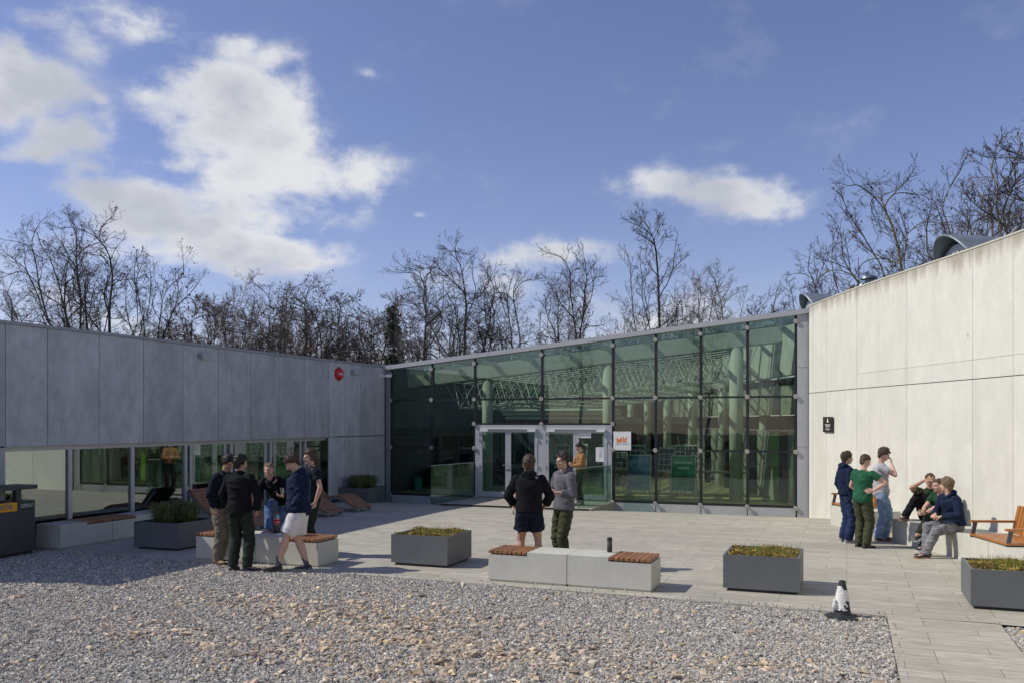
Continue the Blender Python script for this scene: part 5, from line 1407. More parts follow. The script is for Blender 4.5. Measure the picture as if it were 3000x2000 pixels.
def person(root, face, H, label, top, bottom, shoe, hair, skin='skin_fair', pelvis=(0, 0, .955), nb=(0, 0, 1.495), bend=.02, shyaw=0., head=(0, 0, 0), hoff=(0, .035, .172),
           feet=((-.10, 0, .085), (.10, 0, .085)), toes=(8, -8), kp=((-.1, 1, 0), (.1, 1, 0)), wr=((-.27, .03, .87), (.27, .03, .87)), ep=((-.5, -1, 0), (.5, -1, 0)),
           hd=(None, None), hn=(None, None), curl=(.55, .55), bulk=1.0, glasses=False, socks=None, pal=None, pr=None, show=(1, 1), fpitch=(0, 0), cord=False):
    s = H/1.8; root = Vector(root)
    a = radians(face); F = Vector((FW[0]*cos(a)+RT[0]*sin(a), FW[1]*cos(a)+RT[1]*sin(a), 0)); rz = atan2(-F.x, F.y)
    Mw = Matrix.Translation(root) @ Matrix.Rotation(rz, 4, 'Z') @ Matrix.Diagonal((s, s, s, 1)); Mi = Mw.inverted()
    def loc(p):
        if isinstance(p[0], str): return Mi @ PD(p[1], p[2], p[3])
        return Vector(p)
    P, NB = Vector(pelvis), Vector(nb)
    feet = [loc(f) for f in feet]; wr = [loc(w) for w in wr]
    up = (NB-P).normalized(); mid = (P+NB)/2+Vector((0, -bend, 0)).cross(Vector((0, 0, 0)))+(-Vector((0, 1, 0))+up*up.y).normalized()*bend if abs(up.y) < .99 else (P+NB)/2
    def spine(t):
        p = P*(1-t)**2+mid*2*t*(1-t)+NB*t*t; T = ((mid-P)*2*(1-t)+(NB-mid)*2*t) if 0 <= t <= 1 else ((mid-P) if t < 0 else (NB-mid))
        if t < 0: p = P+(mid-P).normalized()*t*(NB-P).length
        T = T.normalized(); yw = radians(shyaw)*max(0, min(1, t)); X = Vector((cos(yw), sin(yw), 0)); X = (X-T*X.dot(T)).normalized(); return p, T, X, T.cross(X)
    TS = [(-.17, .105, .095), (-.08, .150, .112), (0, .162, .118), (.12, .152, .112), (.28, .140, .105), (.45, .145, .108), (.62, .163, .118), (.78, .172, .118), (.88, .165, .100), (.95, .115, .075), (1.0, .062, .060)]
    def torso(mb, inf, t0, t1, flare=0., bk=bulk, belly=0.):
        secs = []
        for (t, w, d) in TS:
            if t < t0-.001 or t > t1+.001: continue
            p, T, X, Y = spine(t); k = inf*(1 if t < .93 else .45)
            fl = flare*max(0, (.3-t))/.4; bb = 1+(bk-1)*(1 if t < .7 else .6)
            secs.append((p+Y*belly*max(0, 1-abs(t-.22)/.4), X*(w*bb+k+fl), Y*(d*bb+k+fl)))
        loft(mb, secs, 24)
    p9, T9, X9, Y9 = spine(.90); SHJ = [p9-X9*.178*min(bulk, 1.12)+T9*-.016, p9+X9*.178*min(bulk, 1.12)+T9*-.016]
    HJ = [P+Vector((-.088, 0, -.03)), P+Vector((.088, 0, -.03))]
    EL = []; WR = []; KN = []; AN = []
    for i in (0, 1):
        e, w = ik(SHJ[i], wr[i], .285, .262, ep[i]); EL.append(e); WR.append(w)
        k, an = ik(HJ[i], feet[i], .435, .425, kp[i]); KN.append(k); AN.append(an)
    # head frame
    pn, Tn, Xn, Yn = spine(1.0); hc = NB+Vector(hoff)*.97; hy, hp, hr = (radians(v) for v in head)
    Mh = Matrix.Translation(hc) @ Matrix.Rotation(radians(shyaw)+hy, 4, 'Z') @ Matrix.Rotation(-hp, 4, 'X') @ Matrix.Rotation(hr, 4, 'Y'); Mhi = Mh.inverted()
    # ---- body
    mb = MB(); torso(mb, -.012, -.17, 1.0)
    limb(mb, [NB-Tn*.06, (NB+Mh @ Vector((0, -.03, -.07)))/2, Mh @ Vector((0, -.025, -.05))], [.066, .054, .056])
    for i in (0, 1):
        sg = -1 if i == 0 else 1
        limb(mb, [SHJ[i], SHJ[i].lerp(EL[i], .45), EL[i]], [.052, .047*min(bulk, 1.15), .039]); limb(mb, [EL[i], EL[i].lerp(WR[i], .3), WR[i]], [.039, .041*min(bulk, 1.12), .026])
        d = (WR[i]-EL[i]).normalized() if hd[i] is None else Vector(hd[i]); nn = Vector((-sg, .2, 0)) if hn[i] is None else Vector(hn[i])
        # thumb points forward or up by default
        S0 = d.cross((nn-d*nn.dot(d)).normalized()); ts = 1 if (S0.y+S0.z*.8) > 0 else -1
        if show[i]: hand(mb, WR[i], d, nn, curl[i], ts)
        limb(mb, [HJ[i], HJ[i].lerp(KN[i], .4), KN[i]], [.085*min(bulk, 1.2), .078*min(bulk, 1.25), .053]); limb(mb, [KN[i], KN[i].lerp(AN[i], .32)+Vector((0, -.012, 0)), AN[i]], [.052, .056*min(bulk, 1.2), .035])
        ty = radians(toes[i]); fd = Vector((-sin(ty), cos(ty), 0)); limb(mb, [AN[i]-Vector((0, 0, .035)), AN[i]+fd*.12-Vector((0, 0, .05))], [.035, .028])
    def hb(c, r): mb.ball(c, r, 16, 10, M=Mh)
    hb((0, -.018, .028), (.077, .098, .086)); hb((0, .018, -.03), (.062, .073, .082)); hb((0, .035, -.075), (.046, .048, .036)); hb((0, .066, -.092), (.025, .02, .018))
    hb((0, .078, .022), (.048, .016, .012)); hb((-.036, .062, -.028), (.022, .02, .018)); hb((.036, .062, -.028), (.022, .02, .018)); hb((0, .088, -.062), (.024, .011, .010))
    mb.tube([Mh @ Vector((0, .086, .012)), Mh @ Vector((0, .101, -.016)), Mh @ Vector((0, .111, -.032))], [.008, .0115, .014], 8); mb.ball((0, .103, -.034), (.016, .012, .009), 8, 6, M=Mh)
    for sg in (-1, 1): mb.ball((sg*.077, -.012, -.006), (.009, .019, .031), 10, 7, M=Mh @ Matrix.Rotation(sg*.25, 4, 'Z'))
    me = remeshed(mb, .0068, 2)
    n = len(me.polygons); cen = np.empty(n*3); me.polygons.foreach_get('center', cen); cen = cen.reshape(-1, 3)
    R3 = np.array(Mhi.to_3x3()); hl = cen @ R3.T+np.array(Mhi.translation); ax_, ay_, az_ = np.abs(hl[:, 0]), hl[:, 1], hl[:, 2]
    mi = np.zeros(n, np.int32); fr = ay_ > .045
    mi[fr & (ax_ > .019) & (ax_ < .043) & (np.abs(az_-.002) < .0045)] = 1; mi[fr & (ax_ > .014) & (ax_ < .044) & (np.abs(az_-.0235) < .0035)] = 3; mi[fr & (ax_ < .023) & (np.abs(az_+.061) < .0065) & (ay_ > .07)] = 2
    me.polygons.foreach_set('material_index', mi)
    body = link_mesh('person', me, [skin, 'eye_dark', 'lip', hair[0]]); body.matrix_world = Mw
    tag(body, label, 'person', 'young people standing and sitting on the plaza')
    def child(name, me, mat): return link_mesh(name, me, mat, body, True)
    # ---- hair: a cap of overlapping tufts
    mat_h, vol, typ = hair; mb = MB(); R_ = random.Random(int(abs(root.x*97+root.y*31)*10) % 997); k = 0; lim = 420 if typ != 'short' else 260
    while k < lim:
        u = R_.uniform(-1, 1); t = R_.uniform(0, 2*pi); q = Vector((sqrt(1-u*u)*cos(t), sqrt(1-u*u)*sin(t), u)); p = Vector((q.x*.079, q.y*.101-.018, q.z*.088+.028)); k += 1
        jz = R_.uniform(-.016, .012)
        if p.y > .045 and p.z < .072+jz*.6: continue
        if p.y > .012 and p.z < .040+jz and p.y <= .045: continue
        if -.015 < p.y <= .012 and p.z < (-.004 if typ != 'long' else -.05)+jz: continue
        if -.045 < p.y <= -.015 and p.z < (.022 if typ != 'long' else -.06)+jz: continue
        if p.y <= -.045 and p.z < (-.075 if typ != 'long' else -.13)+jz: continue
        sz = {'curly': .017, 'wavy': .019, 'short': .013, 'long': .020, 'bun': .015}[typ]; lift = vol*(.35+.5*max(0, q.z+.2))*(1-.6*abs(q.x)**1.5)*(.6 if q.y > .4 else 1)
        if typ in ('curly', 'wavy') and q.y > .3 and q.z > .3: lift *= 1.15
        c = p+q*(lift*R_.uniform(.2, 1.25)); c.y = min(c.y, .080+R_.uniform(0, .008)); sz *= (1 if q.y < .4 else .8); mb.ball(tuple(c), (sz*R_.uniform(.7, 1.2), sz*R_.uniform(.7, 1.2), sz*R_.uniform(.7, 1.1)), 7, 5, M=Mh)
    mb.ball((0, -.030, .048), (.079, .090, .074), 16, 9, M=Mh)
    if typ == 'long':
        for _ in range(70): c = Vector((R_.uniform(-.07, .07), R_.uniform(-.12, -.06), R_.uniform(-.14, .0))); mb.ball(tuple(c), .02, 7, 5, M=Mh)
    if typ == 'bun': mb.ball((0, -.125, -.005), (.035, .035, .04), 10, 7, M=Mh); mb.tube([Mh @ Vector((0, -.11, -.01)), Mh @ Vector((0, -.135, -.09)), Mh @ Vector((.0, -.12, -.16))], [.024, .022, .01], 8)
    for _ in range(90):
        x_ = R_.uniform(-.062, .062); yy = -.018-.098*sqrt(max(0, 1-(x_/.079)**2))*.93; zz = R_.uniform(-.095, -.03)*(1 if abs(x_) < .045 else .7)
        mb.ball((x_, yy+.012+max(0, -zz-.05)*.55, zz), .0125, 7, 5, M=Mh)
    hm = remeshed(mb, .0075, 1); nv_ = len(hm.vertices); bm = bmesh.new(); bm.from_mesh(hm); bm.normal_update(); vl_ = list(bm.verts)
    ls_ = {'curly': (.012, .026), 'wavy': (.012, .028), 'short': (.005, .012), 'long': (.015, .035), 'bun': (.004, .009)}[typ]
    for _ in range(900):
        v_ = vl_[R_.randrange(nv_)]; n_ = v_.normal; t_ = Vector((R_.gauss(0, 1), R_.gauss(0, 1), R_.gauss(0, 1))); t_ = (t_-n_*t_.dot(n_)).normalized(); L_ = R_.uniform(*ls_)
        d_ = (n_*R_.uniform(.15, .75)+t_*.9).normalized(); w_ = n_.cross(t_)*R_.uniform(.0018, .0035); m_ = v_.co+d_*L_*.55+n_*.002
        q_ = [bm.verts.new(v_.co-n_*.003-w_), bm.verts.new(v_.co-n_*.003+w_), bm.verts.new(m_+w_*.8), bm.verts.new(m_-w_*.8), bm.verts.new(v_.co+d_*L_-n_*L_*R_.uniform(0, .35))]
        bm.faces.new((q_[0], q_[1], q_[2], q_[3])); bm.faces.new((q_[3], q_[2], q_[4]))
    bm.to_mesh(hm); bm.free()
    child('hair', hm, mat_h)
    # ---- top
    kind, mat_t, o = top; inf = o.get('inf', .028); sl = o.get('sleeve', 1.); mb = MB(); hem = o.get('hem', -.08)
    torso(mb, inf, hem, .95, o.get('flare', .01), bulk, o.get('belly', 0))
    ph, Th, Xh, Yh = spine(hem)
    loft(mb, [(NB-Tn*.07, Xn*(.125+inf*.3), Yn*.085), (NB-Tn*.02, Xn*(.078+inf*.3), Yn*.072), (NB+Tn*(.0 if kind == 'tee' else .018), Xn*.064, Yn*.064)], 18)
    sr = o.get('sr', 1.)
    for i in (0, 1):
        ue = SHJ[i].lerp(EL[i], .45); r0, r1, r2, r3 = .070*min(sr, 1.06), .064*min(sr, 1.14), .056*sr, .043*sr
        mb.ball(SHJ[i]+(P-NB).normalized()*.012-(SHJ[i]-p9)*.04, .070*min(sr, 1.06), 14, 9)
        if sl <= .5:
            e = SHJ[i].lerp(EL[i], sl*1.25); limb(mb, [SHJ[i], SHJ[i].lerp(e, .5)], [r0, r0*.99]); mb.tube([SHJ[i].lerp(e, .4), e], [r0, r1*1.08], 14)
        else:
            limb(mb, [SHJ[i], ue, EL[i]], [r0, r1, r2]); f = min(1, (sl-.5)*2); e = EL[i].lerp(WR[i], f*.97)
            mb.tube([EL[i], EL[i].lerp(e, .4), EL[i].lerp(e, .86), e], [r2, r2*.99, (r2+r3)/2 if f > .8 else r2*1.02, r3 if f > .8 else r2*.92], 14)
            mb.tube([EL[i].lerp(e, .88), EL[i].lerp(e, .94)], [((r2+r3)/2 if f > .8 else r2)*1.02]*2, 14)
    if kind == 'hoodie':
        c = NB-Y9*.075+Tn*.005; mb.ball((0, 0, 0), (.118, .062, .070), 16, 9, M=Matrix.Translation(c) @ Matrix(((X9.x, Y9.x, T9.x, 0), (X9.y, Y9.y, T9.y, 0), (X9.z, Y9.z, T9.z, 0), (0, 0, 0, 1))) @ Matrix.Rotation(.5, 4, 'X'))
        ring = [NB+X9*(.088*cos(t))+Y9*(.078*sin(t)+.0)+Tn*(.02-.035*sin(t)) for t in np.linspace(0, 2*pi, 15)]; mb.tube(ring, .025, 8, cap=False); 
        for r_ in ring: mb.ball(tuple(r_), .0255, 8, 6)
        mb.ball(tuple(c-Y9*.03-Tn*.035), (.06, .04, .05), 12, 7)
    if kind in ('jacket', 'sweater'):
        ring = [NB+Xn*(.062*cos(t))+Yn*(.062*sin(t)+.004)+Tn*(.022-.012*sin(t)) for t in np.linspace(0, 2*pi, 15)]; mb.tube(ring, .016, 8, cap=False)
        for r_ in ring: mb.ball(tuple(r_), .0165, 8, 6)
    me = remeshed(mb, .0095, 2, o.get('fold', .017), root.x)
    mats = [mat_t]
    n = len(me.polygons); cen = np.empty(n*3); me.polygons.foreach_get('center', cen); cen = cen.reshape(-1, 3); mi = np.zeros(n, np.int32)
    if o.get('open'):
        pc = (cen-np.array(P)) @ np.array(X9); yy = (cen-np.array(p9)) @ np.array(Y9); mi[(np.abs(pc) < .055) & (yy > .0)] = 1; mats.append(o['open'])
    if pr:
        for (pm, x0, x1, z0, z1, side, dn) in pr:
            q = cen-np.array(p9); lx, ly, lz = q @ np.array(X9), q @ np.array(Y9), q @ np.array(T9)
            g_ = np.sin(lx*210+np.sin(lz*90)*2)*np.sin(lz*170+lx*60); mats.append(pm); mi[(lx > x0) & (lx < x1) & (lz > z0) & (lz < z1) & (ly*side > .0) & (g_ > dn)] = len(mats)-1
    me.polygons.foreach_set('material_index', mi)
    child({'tee': 't_shirt', 'hoodie': 'hoodie', 'jacket': 'jacket', 'sweater': 'sweater', 'shirt': 'shirt'}[kind], me, mats)
    # ---- bottom
    kb, mat_b, ob = bottom; ls = ob.get('loose', 1.); mb = MB(); torso(mb, .012, -.17, .12)
    for i in (0, 1):
        A_, B_ = HJ[i], KN[i]
        if kb == 'shorts':
            e = A_.lerp(B_, ob.get('len', .82)); mb.ball(A_, .112*bulk, 16, 9); mb.tube([A_, A_.lerp(e, .5), e], [.108*bulk, .106*bulk*ls, .104*bulk*ls], 18)
        else:
            hemp = KN[i].lerp(AN[i], ob.get('len', 1.03)); k_ = .074*ls
            mb.ball(A_, .103*bulk, 16, 9); mb.tube([A_, A_.lerp(B_, .45), B_], [.102*bulk, .09*ls*bulk**.5, k_], 16); mb.ball(B_, k_, 14, 8)
            hr_ = ob.get('hem', .066*ls); mb.tube([B_, B_.lerp(hemp, .45), B_.lerp(hemp, .9), hemp], [k_, (k_+hr_)/2+.004, hr_*1.04, hr_], 16)
            # cloth gathers on the shoe
            if ob.get('break', 1): mb.ball(tuple(hemp+Vector((0, .012, .02))), (hr_*1.02, hr_*1.05, .03), 12, 7)
    child('shorts' if kb == 'shorts' else 'trousers', remeshed(mb, .0095, 2, ob.get('fold', .019), root.y, (lambda c: .55+.8*np.clip(1-np.abs(c[:, 2]-.45)/.5, 0, 1)) if pelvis[2] > .8 else None), mat_b)
    # ---- socks and shoes
    for i in (0, 1):
        ty = radians(toes[i]); fd = Vector((-sin(ty), cos(ty), 0)); an = AN[i]; sd = Vector((cos(ty), sin(ty), 0))
        if socks:
            m2 = MB(); d = (KN[i]-AN[i]).normalized(); m2.tube([an-Vector((0, 0, .02)), an+d*.05, an+d*.13], [.042, .042, .047], 12); child('sock', remeshed(m2, .008, 1), socks)
        mb = MB(); vs = []; prof = [(-.075, .030, .055, 0), (-.065, .036, .085, 0), (-.02, .038, .095, 0), (.03, .039, .082, 0), (.08, .045, .060, 0), (.13, .049, .050, 0), (.17, .045, .044, .002), (.20, .030, .034, .006), (.207, .018, .026, .01)]
        ns = 12; hi = shoe[2] if len(shoe) > 2 else 0
        base = an-Vector((0, 0, .085)); fp = radians(fpitch[i]); fdz = fd*cos(fp)+Vector((0, 0, -sin(fp))); upz = Vector((0, 0, cos(fp)))+fd*sin(fp); base = an-upz*.085
        for (x, w, h, lf) in prof:
            hh_ = h+(hi if x < .03 else 0)
            for j in range(ns):
                t = 2*pi*j/ns; zz = sin(t); z = lf+hh_*(.5+.5*zz) if zz > -.3 else lf
                vs.append(base+fdz*x+sd*(w*cos(t)*(1.0 if zz < .3 else .86)*(1.06 if zz <= -.3 else 1))+upz*(max(z, lf)))
        k = len(prof); fs = [(a_*ns+j, a_*ns+(j+1) % ns, (a_+1)*ns+(j+1) % ns, (a_+1)*ns+j) for a_ in range(k-1) for j in range(ns)]+[tuple(range(ns))[::-1], tuple(range((k-1)*ns, k*ns))]
        mb.add(vs, fs); me = mb.mesh('s'); bm = bmesh.new(); bm.from_mesh(me); bmesh.ops.recalc_face_normals(bm, faces=bm.faces); bm.to_mesh(me); bm.free()
        sh_ = link_mesh('shoe', me, shoe[0], body, True)
        # sole
        m3 = MB(); ring = [(x, w*1.10+.002) for x, w, h, lf in prof]; poly = [(x, w) for x, w in ring]+[(x, -w) for x, w in ring[::-1]]
        vs = [base+fdz*x*1.02+sd*w+upz*(-.004) for x, w in poly]+[base+fdz*x*1.02+sd*w+upz*.020 for x, w in poly]; q = len(poly)
        m3.add(vs, [tuple(range(q)), tuple(range(q, 2*q))[::-1]]+[(j, j+q, (j+1) % q+q, (j+1) % q) for j in range(q)]); m3.build('sole', shoe[1], sh_)
        m4 = MB()
        for z_ in range(4): c0 = base+fdz*(.045+.022*z_)+upz*(.088-.009*z_); m4.tube([c0-sd*.022, c0+upz*.004, c0+sd*.022], .0028, 5)
        m4.build('lace', shoe[1] if shoe[1] != 'sole_dark' else 'shoe_black', sh_)
    if glasses:
        mb = MB()
        for sg in (-1, 1): mb.tube([Mh @ Vector((sg*.033+.021*cos(t), .103+.004*abs(cos(t)), .0+.018*sin(t))) for t in np.linspace(0, 2*pi, 17)], .0022, 5, cap=False)
        mb.tube([Mh @ Vector((-.012, .106, .004)), Mh @ Vector((.012, .106, .004))], .0022, 5)
        for sg in (-1, 1): mb.tube([Mh @ Vector((sg*.055, .10, .004)), Mh @ Vector((sg*.078, .05, .004)), Mh @ Vector((sg*.082, -.01, .0))], .0022, 5)
        child('glasses', mb.mesh('g'), 'zinc')
    if cord:
        mb = MB(); mb.tube([NB+Xn*(.062*cos(t))+Yn*(.062*sin(t))+Tn*(.03-.01*sin(t)) for t in np.linspace(0, 2*pi, 15)], .004, 5, cap=False); child('cord_necklace', mb.mesh('c'), 'cloth_black')
    return dict(o=body, M=Mw, WR=[Mw @ w for w in WR], EL=[Mw @ e for e in EL], hc=Mw @ hc, AN=[Mw @ a_ for a_ in AN], Mh=Mw @ Mh)
def GP(px, py, z=0.): return G(px, py, z)
def gat(px, D): p = PD(px, HZ, D); return (p.x, p.y, 0)
JT = {}; BS = ('shoe_black', 'sole_dark')
# --- left group round the bench
A = person((G(645, 1644).x, G(645, 1644).y, -.0), 112, 1.80, 'person in dark navy jacket, khaki trousers and tan boots, head bowed, hand in pocket', ('jacket', 'cloth_nearnavy', dict(inf=.032, hem=-.08)), ('trousers', 'cloth_khaki', dict(loose=1.12)), ('shoe_tan', 'sole_dark', .03), ('hair_black', .018, 'wavy'), 'skin_tan',
   nb=(0, .11, 1.465), head=(-6, 34, 0), hoff=(0, .06, .172), wr=((-.20, .14, .93), (.235, .09, .90)), ep=((-1, -.4, 0), (1, -.7, 0)), feet=((-.10, -.05, .085), (.13, .05, .085)), toes=(20, -14), shyaw=-4)
B = person((G(702, 1668).x, G(702, 1668).y, -.02), 14, 1.83, 'person seen from behind in black softshell jacket and dark green trousers', ('jacket', 'cloth_black', dict(inf=.034, hem=-.17, flare=.012, sr=1.06)), ('trousers', 'cloth_darkgreen', dict(loose=1.08)), BS, ('hair_black', .015, 'wavy'), 'skin_tan',
   head=(-22, 8, 0), wr=((-.215, .12, .95), (.235, .10, .93)), ep=((-1, -.5, -.1), (1, -.45, -.1)), feet=((-.12, 0, .085), (.12, .02, .085)), toes=(10, -68), nb=(0, .01, 1.49))
C_ = person(gat(806, 15.25), 194, 1.80, 'person in black sweater and blue jeans leaning forward, one foot up on the bench', ('sweater', 'cloth_black', dict(inf=.030, hem=-.08)), ('trousers', 'denim', dict(loose=.98)), ('shoe_grey', 'sole_white'), ('hair_sandy', .004, 'short'), 'skin_fair',
   pelvis=(-.03, -.14, .92), nb=(0, .15, 1.31), bend=.07, head=(8, 2, 3), hoff=(0, .065, .172), feet=((.05, -.24, .085), ('w', 789, 1545, 14.72)), toes=(10, -4), wr=(('w', 829, 1452, 14.72), ('w', 760, 1451, 14.75)), ep=((-1, .1, -.5), (1, .1, -.5)),
   hd=((.3, 1, .1), (.8, .5, -.45)), hn=((0, 0, 1), (0, .2, -1)), curl=(.5, .35), kp=((-.2, 1, 0), (-.12, 1, .25)), pr=[('print_white', -.10, -.06, -.13, -.10, 1, -.4)])
D_ = person((G(858, 1668).x, G(858, 1668).y, -.02), 262, 1.86, 'heavy set person in navy hoodie and white shorts looking down, hand in pouch', ('hoodie', 'cloth_navy', dict(inf=.040, hem=-.17, sleeve=.78, sr=1.18, flare=.014, belly=.03)), ('shorts', 'cloth_white', dict(len=.84, loose=1.05, fold=.012)), ('shoe_black', 'sole_dark'), ('hair_curly', .027, 'curly'), 'skin_fair',
   pelvis=(0, -.10, .945), nb=(0, -.06, 1.47), head=(4, 42, 0), hoff=(0, .075, .165), bend=.03, feet=((-.06, .24, .085), (.08, -.20, .085)), toes=(4, -25), wr=((-.14, .03, .99), (.14, .03, .99)), ep=((-.6, -1, -.3), (.6, -1, 0)), hd=((.8, .4, -.2), (-.8, .4, -.2)), bulk=1.2, socks='sock', show=(1, 1), pr=[('print_blue', -.05, .05, -.40, -.08, -1, .1)])
E_ = person(gat(912, 15.05), 232, 1.84, 'person in navy t-shirt with glasses and long dark hair, hand on hip', ('tee', 'cloth_nearnavy', dict(inf=.020, hem=-.17, sleeve=.42, sr=1.05, flare=.012)), ('trousers', 'cloth_darkgreen', dict(loose=1.15)), BS, ('hair_brown', .018, 'long'), 'skin_fair',
   head=(4, 8, 0), wr=((-.20, .02, .92), (.22, .08, .90)), ep=((-1, -.35, 0), (1, -.6, 0)), hd=((.15, .25, -1), None), hn=((1, .2, 0), None), curl=(.3, .5), glasses=True, cord=True, bulk=.94, pr=[('print_white', .04, .10, -.14, -.10, 1, -.2)])
# --- middle group behind the second bench
F_ = person(gat(1550, 13.2), 4, 1.81, 'person seen from behind in black hoodie and black shorts, left of the grey hoodie', ('hoodie', 'cloth_black', dict(inf=.038, hem=-.02, sleeve=.82, sr=1.22, flare=.0)), ('shorts', 'cloth_nearnavy', dict(len=.60, loose=1.08)), ('shoe_grey', 'sole_white'), ('hair_brown', .018, 'wavy'), 'skin_tan',
   head=(-5, 12, 0), wr=((-.19, .16, .98), (.20, .17, .98)), ep=((-1, -.35, -.1), (1, -.35, -.1)), feet=((-.14, 0, .085), (.16, .02, .085)), toes=(12, -14), bulk=1.08, socks='cloth_black', pr=[('print_white', .10, .135, -.0, .03, -1, -.2)])
G_ = person(gat(1652, 13.75), 240, 1.83, 'person in charcoal hoodie and dark green trousers smiling at his friend', ('hoodie', 'cloth_grey', dict(inf=.032, hem=-.08, sleeve=.86, sr=1.1)), ('trousers', 'cloth_olive', dict(loose=1.12)), BS, ('hair_curly', .027, 'curly'), 'skin_fair',
   head=(10, 6, 0), wr=(('w', 1628, 1441, 13.50), (.16, .22, 1.02)), ep=((-.6, -1, -.3), (.8, -.8, 0)), hd=((.2, 1, .05), None), hn=((1, 0, -.3), None), curl=(.4, .5), glasses=True, feet=((-.11, .02, .085), (.10, -.04, .085)))
H_ = person(gat(1546, 15.2), 182, 1.66, 'person in light grey joggers almost hidden behind the man in the black hoodie', ('tee', 'cloth_green', dict(inf=.018, hem=-.08, sleeve=.42)), ('trousers', 'jogger', dict(loose=1.0, len=.86, hem=.05)), ('shoe_grey', 'sole_white'), ('hair_sandy', .012, 'wavy'), 'skin_fair',
   feet=((-.22, 0, .085), (.18, .02, .085)), socks='cloth_black', bulk=.92)
I_ = person((-6.87, 23.3, .0), 252, 1.72, 'woman in camel sweater looking at her phone on the door landing', ('sweater', 'cloth_camel', dict(inf=.034, hem=-.0, sleeve=1., sr=1.08, flare=.0)), ('trousers', 'cloth_black', dict(loose=1.0)), BS, ('hair_black', .004, 'bun'), 'skin_fair',
   head=(0, 32, 0), hoff=(0, .055, .175), wr=((-.05, .27, 1.14), (.05, .28, 1.15)), ep=((-1, -.5, -.6), (1, -.5, -.6)), hd=((.2, .8, .5), (-.2, .8, .5)), hn=((.4, -.4, 1), (-.4, -.4, 1)), curl=(.9, .9), glasses=True, bulk=.88)
# --- right group
J_ = person((G(2478, 1588).x, G(2478, 1588).y, 0), 84, 1.75, 'person in navy hoodie and dark baggy jeans standing left of the green t-shirt', ('hoodie', 'cloth_navy', dict(inf=.032, hem=-.02, sr=1.1)), ('trousers', 'denim_dark', dict(loose=1.25)), ('shoe_grey', 'sole_white'), ('hair_curly', .020, 'curly'), 'skin_fair',
   head=(0, 6, 0), pelvis=(0, .02, .955), nb=(0, .0, 1.49), wr=((-.22, .08, .92), (.225, .03, .90)), ep=((-.5, -1, 0), (.55, -1, .1)))
K_ = person((G(2527, 1602).x, G(2527, 1602).y, 0), 58, 1.72, 'person in green t-shirt and olive trousers, hand resting on his hip', ('tee', 'cloth_green', dict(inf=.024, hem=-.17, sleeve=.42, sr=1.05, flare=.014)), ('trousers', 'cloth_olive', dict(loose=1.15)), BS, ('hair_brown', .006, 'short'), 'skin_fair',
   head=(-22, 22, 0), nb=(0, .05, 1.485), hoff=(0, .05, .178), wr=((-.15, .2, 1.0), (.235, .0, 1.10)), ep=((-1, -.6, 0), (.9, .75, .1)), hd=(None, (-.5, -.85, -.1)), hn=(None, (-1, .3, -.2)), curl=(.4, .3), feet=((-.1, .02, .085), (.10, -.03, .085)), toes=(6, -14), bulk=1.03)
L_ = person((G(2582, 1582).x, G(2582, 1582).y, 0), 112, 1.80, 'person in grey t-shirt and light jeans raising a hand to his face', ('tee', 'cloth_lightgrey', dict(inf=.026, hem=-.17, sleeve=.45, sr=1.1, flare=.012)), ('trousers', 'denim_light', dict(loose=1.28)), ('shoe_navy', 'sole_gum'), ('hair_curly', .024, 'curly'), 'skin_fair',
   head=(0, 28, 0), hoff=(0, .055, .175), wr=((-.25, .05, .88), (.05, .185, 1.49)), ep=((-.6, -1, 0), (.8, .1, -1)), hd=(None, (-.3, -.1, 1)), hn=(None, (-.3, -1, -.1)), curl=(.5, .45), feet=((-.12, .05, .085), (.10, -.05, .085)))
# --- seated three
M_ = person((gat(2724, 16.55)[0], gat(2724, 16.55)[1], 0), 203, 1.80, 'seated person in camouflage shirt shading his eyes, one knee pulled up', ('shirt', 'cloth_camo', dict(inf=.026, hem=-.0, sleeve=.50, sr=1.1, open='cloth_tee_green')), ('trousers', 'cloth_black', dict(loose=1.0)), ('shoe_navy', 'sole_gum'), ('hair_brown', .004, 'short'), 'skin_tan',
   pelvis=(0, 0, .535), nb=(0, .10, 1.045), bend=.05, head=(4, 4, 0), hoff=(0, .045, .178), feet=((-.14, .50, .085), (.42, .22, .545)), toes=(6, -30), kp=((-.2, .6, 1), (.25, .25, 1)), wr=(('w', 2742, 1468, 16.15), (.11, .27, 1.205)), ep=((-1, -.2, -.6), (1, .3, -.5)),
   hd=((1, .35, .1), (-1, .05, .12)), hn=((0, -1, -.2), (.1, -.5, -1)), curl=(.7, .15), pr=[('print_white', -.055, .055, -.30, -.12, 1, .0), ('print_white', -.135, -.085, -.13, -.06, 1, -.3)])
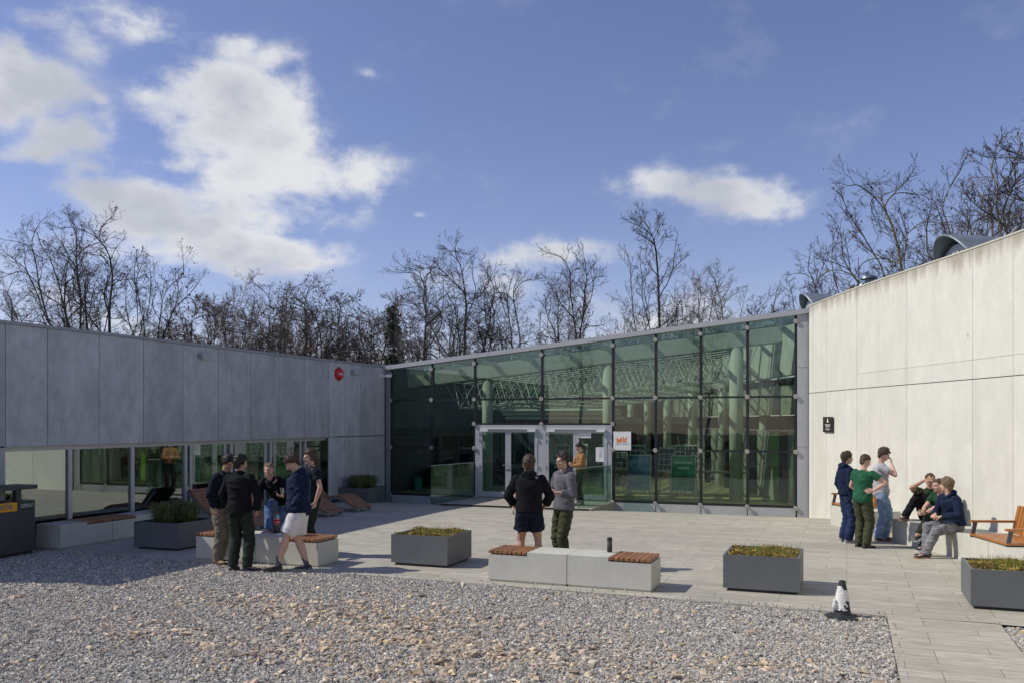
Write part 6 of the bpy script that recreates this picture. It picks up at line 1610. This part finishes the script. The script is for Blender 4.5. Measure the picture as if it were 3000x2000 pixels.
N_ = person((gat(2778, 15.95)[0], gat(2778, 15.95)[1], 0), 248, 1.78, 'seated person in green t-shirt with clasped hands, mostly hidden by the navy hoodie', ('tee', 'cloth_tee_green', dict(inf=.024, hem=-.0, sleeve=.42, sr=1.05)), ('trousers', 'cloth_darkgreen', dict(loose=1.0)), ('shoe_black', 'sole_white'), ('hair_brown', .004, 'short'), 'skin_fair',
   pelvis=(0, 0, .535), nb=(0, .20, 1.00), bend=.07, head=(-10, 8, 0), hoff=(0, .06, .17), feet=((-.02, .62, .085), (.02, .66, .33)), toes=(6, 10), kp=((-.1, .6, 1), (-.2, .6, 1)), wr=(('w', 2708, 1503, 15.70), ('w', 2706, 1499, 15.80)), ep=((-1, -.2, -.6), (1, -.2, -.6)), hd=((.35, 1, 0), (-.35, 1, 0)), hn=((1, -.2, 0), (-1, -.2, 0)), curl=(.8, .8), fpitch=(0, 25))
O_ = person((gat(2798, 15.0)[0], gat(2798, 15.0)[1], 0), 262, 1.80, 'seated person in navy hoodie and grey jeans, rightmost of the seated trio', ('hoodie', 'cloth_navy', dict(inf=.034, hem=-.02, sr=1.12)), ('trousers', 'denim_grey', dict(loose=1.08)), ('shoe_navy', 'sole_gum'), ('hair_sandy', .018, 'wavy'), 'skin_fair',
   pelvis=(0, 0, .545), nb=(0, .13, 1.05), bend=.06, head=(-62, 6, 0), hoff=(0, .035, .18), feet=((-.10, .62, .085), (.10, .46, .085)), toes=(4, -6), kp=((-.15, .5, 1), (.1, .5, 1)), wr=((-.12, .32, .70), (.10, .30, .72)), ep=((-1, -.6, -.3), (1, -.6, -.3)), hd=((.7, .7, -.1), (-.7, .7, -.1)), hn=((.1, -.1, -1), (-.1, -.1, -1)))
# things held
p = (I_['WR'][0]+I_['WR'][1])/2+Vector((0, 0, .06)); q_ = empty('mobile_phone', p, radians(110), 'dark mobile phone held by the woman on the landing', 'phone')
mb = MB(); mb.box((-.037, -.005, -.06), (.037, .004, .07)); q_.rotation_euler = (radians(-50), 0, atan2(FW[1], FW[0])+radians(0)); mb.build('case', 'black_plastic', q_, bevel=.003); mb = MB(); mb.box((-.033, .0045, -.054), (.033, .0055, .064)); mb.build('screen', 'anthracite', q_)
glassmat('cup_glass', (.9, .92, .93), .12)
p = C_['WR'][0]+Vector((0, 0, .035)); d = (Vector((FW[0], FW[1], 0))*-.1); o = None
mb = MB(); mb.lathe([(.028, 0), (.036, .11), (.034, .11), (.027, .006)], n=18); o = mb.build('drinking_glass', 'cup_glass'); o.location = p+d*.6; tag(o, 'clear glass held on the palm of the man with his foot on the bench', 'glass')
w = N_['WR'][0]; e = N_['EL'][0]; dd = (w-e).normalized(); mb = MB(); wm = w-dd*.02
mb.tube([wm-dd*.012, wm+dd*.012], .033, 14); me = mb.build('wristwatch', 'black_plastic'); tag(me, 'dark wristwatch on the clasped hands of the seated man in green', 'watch')
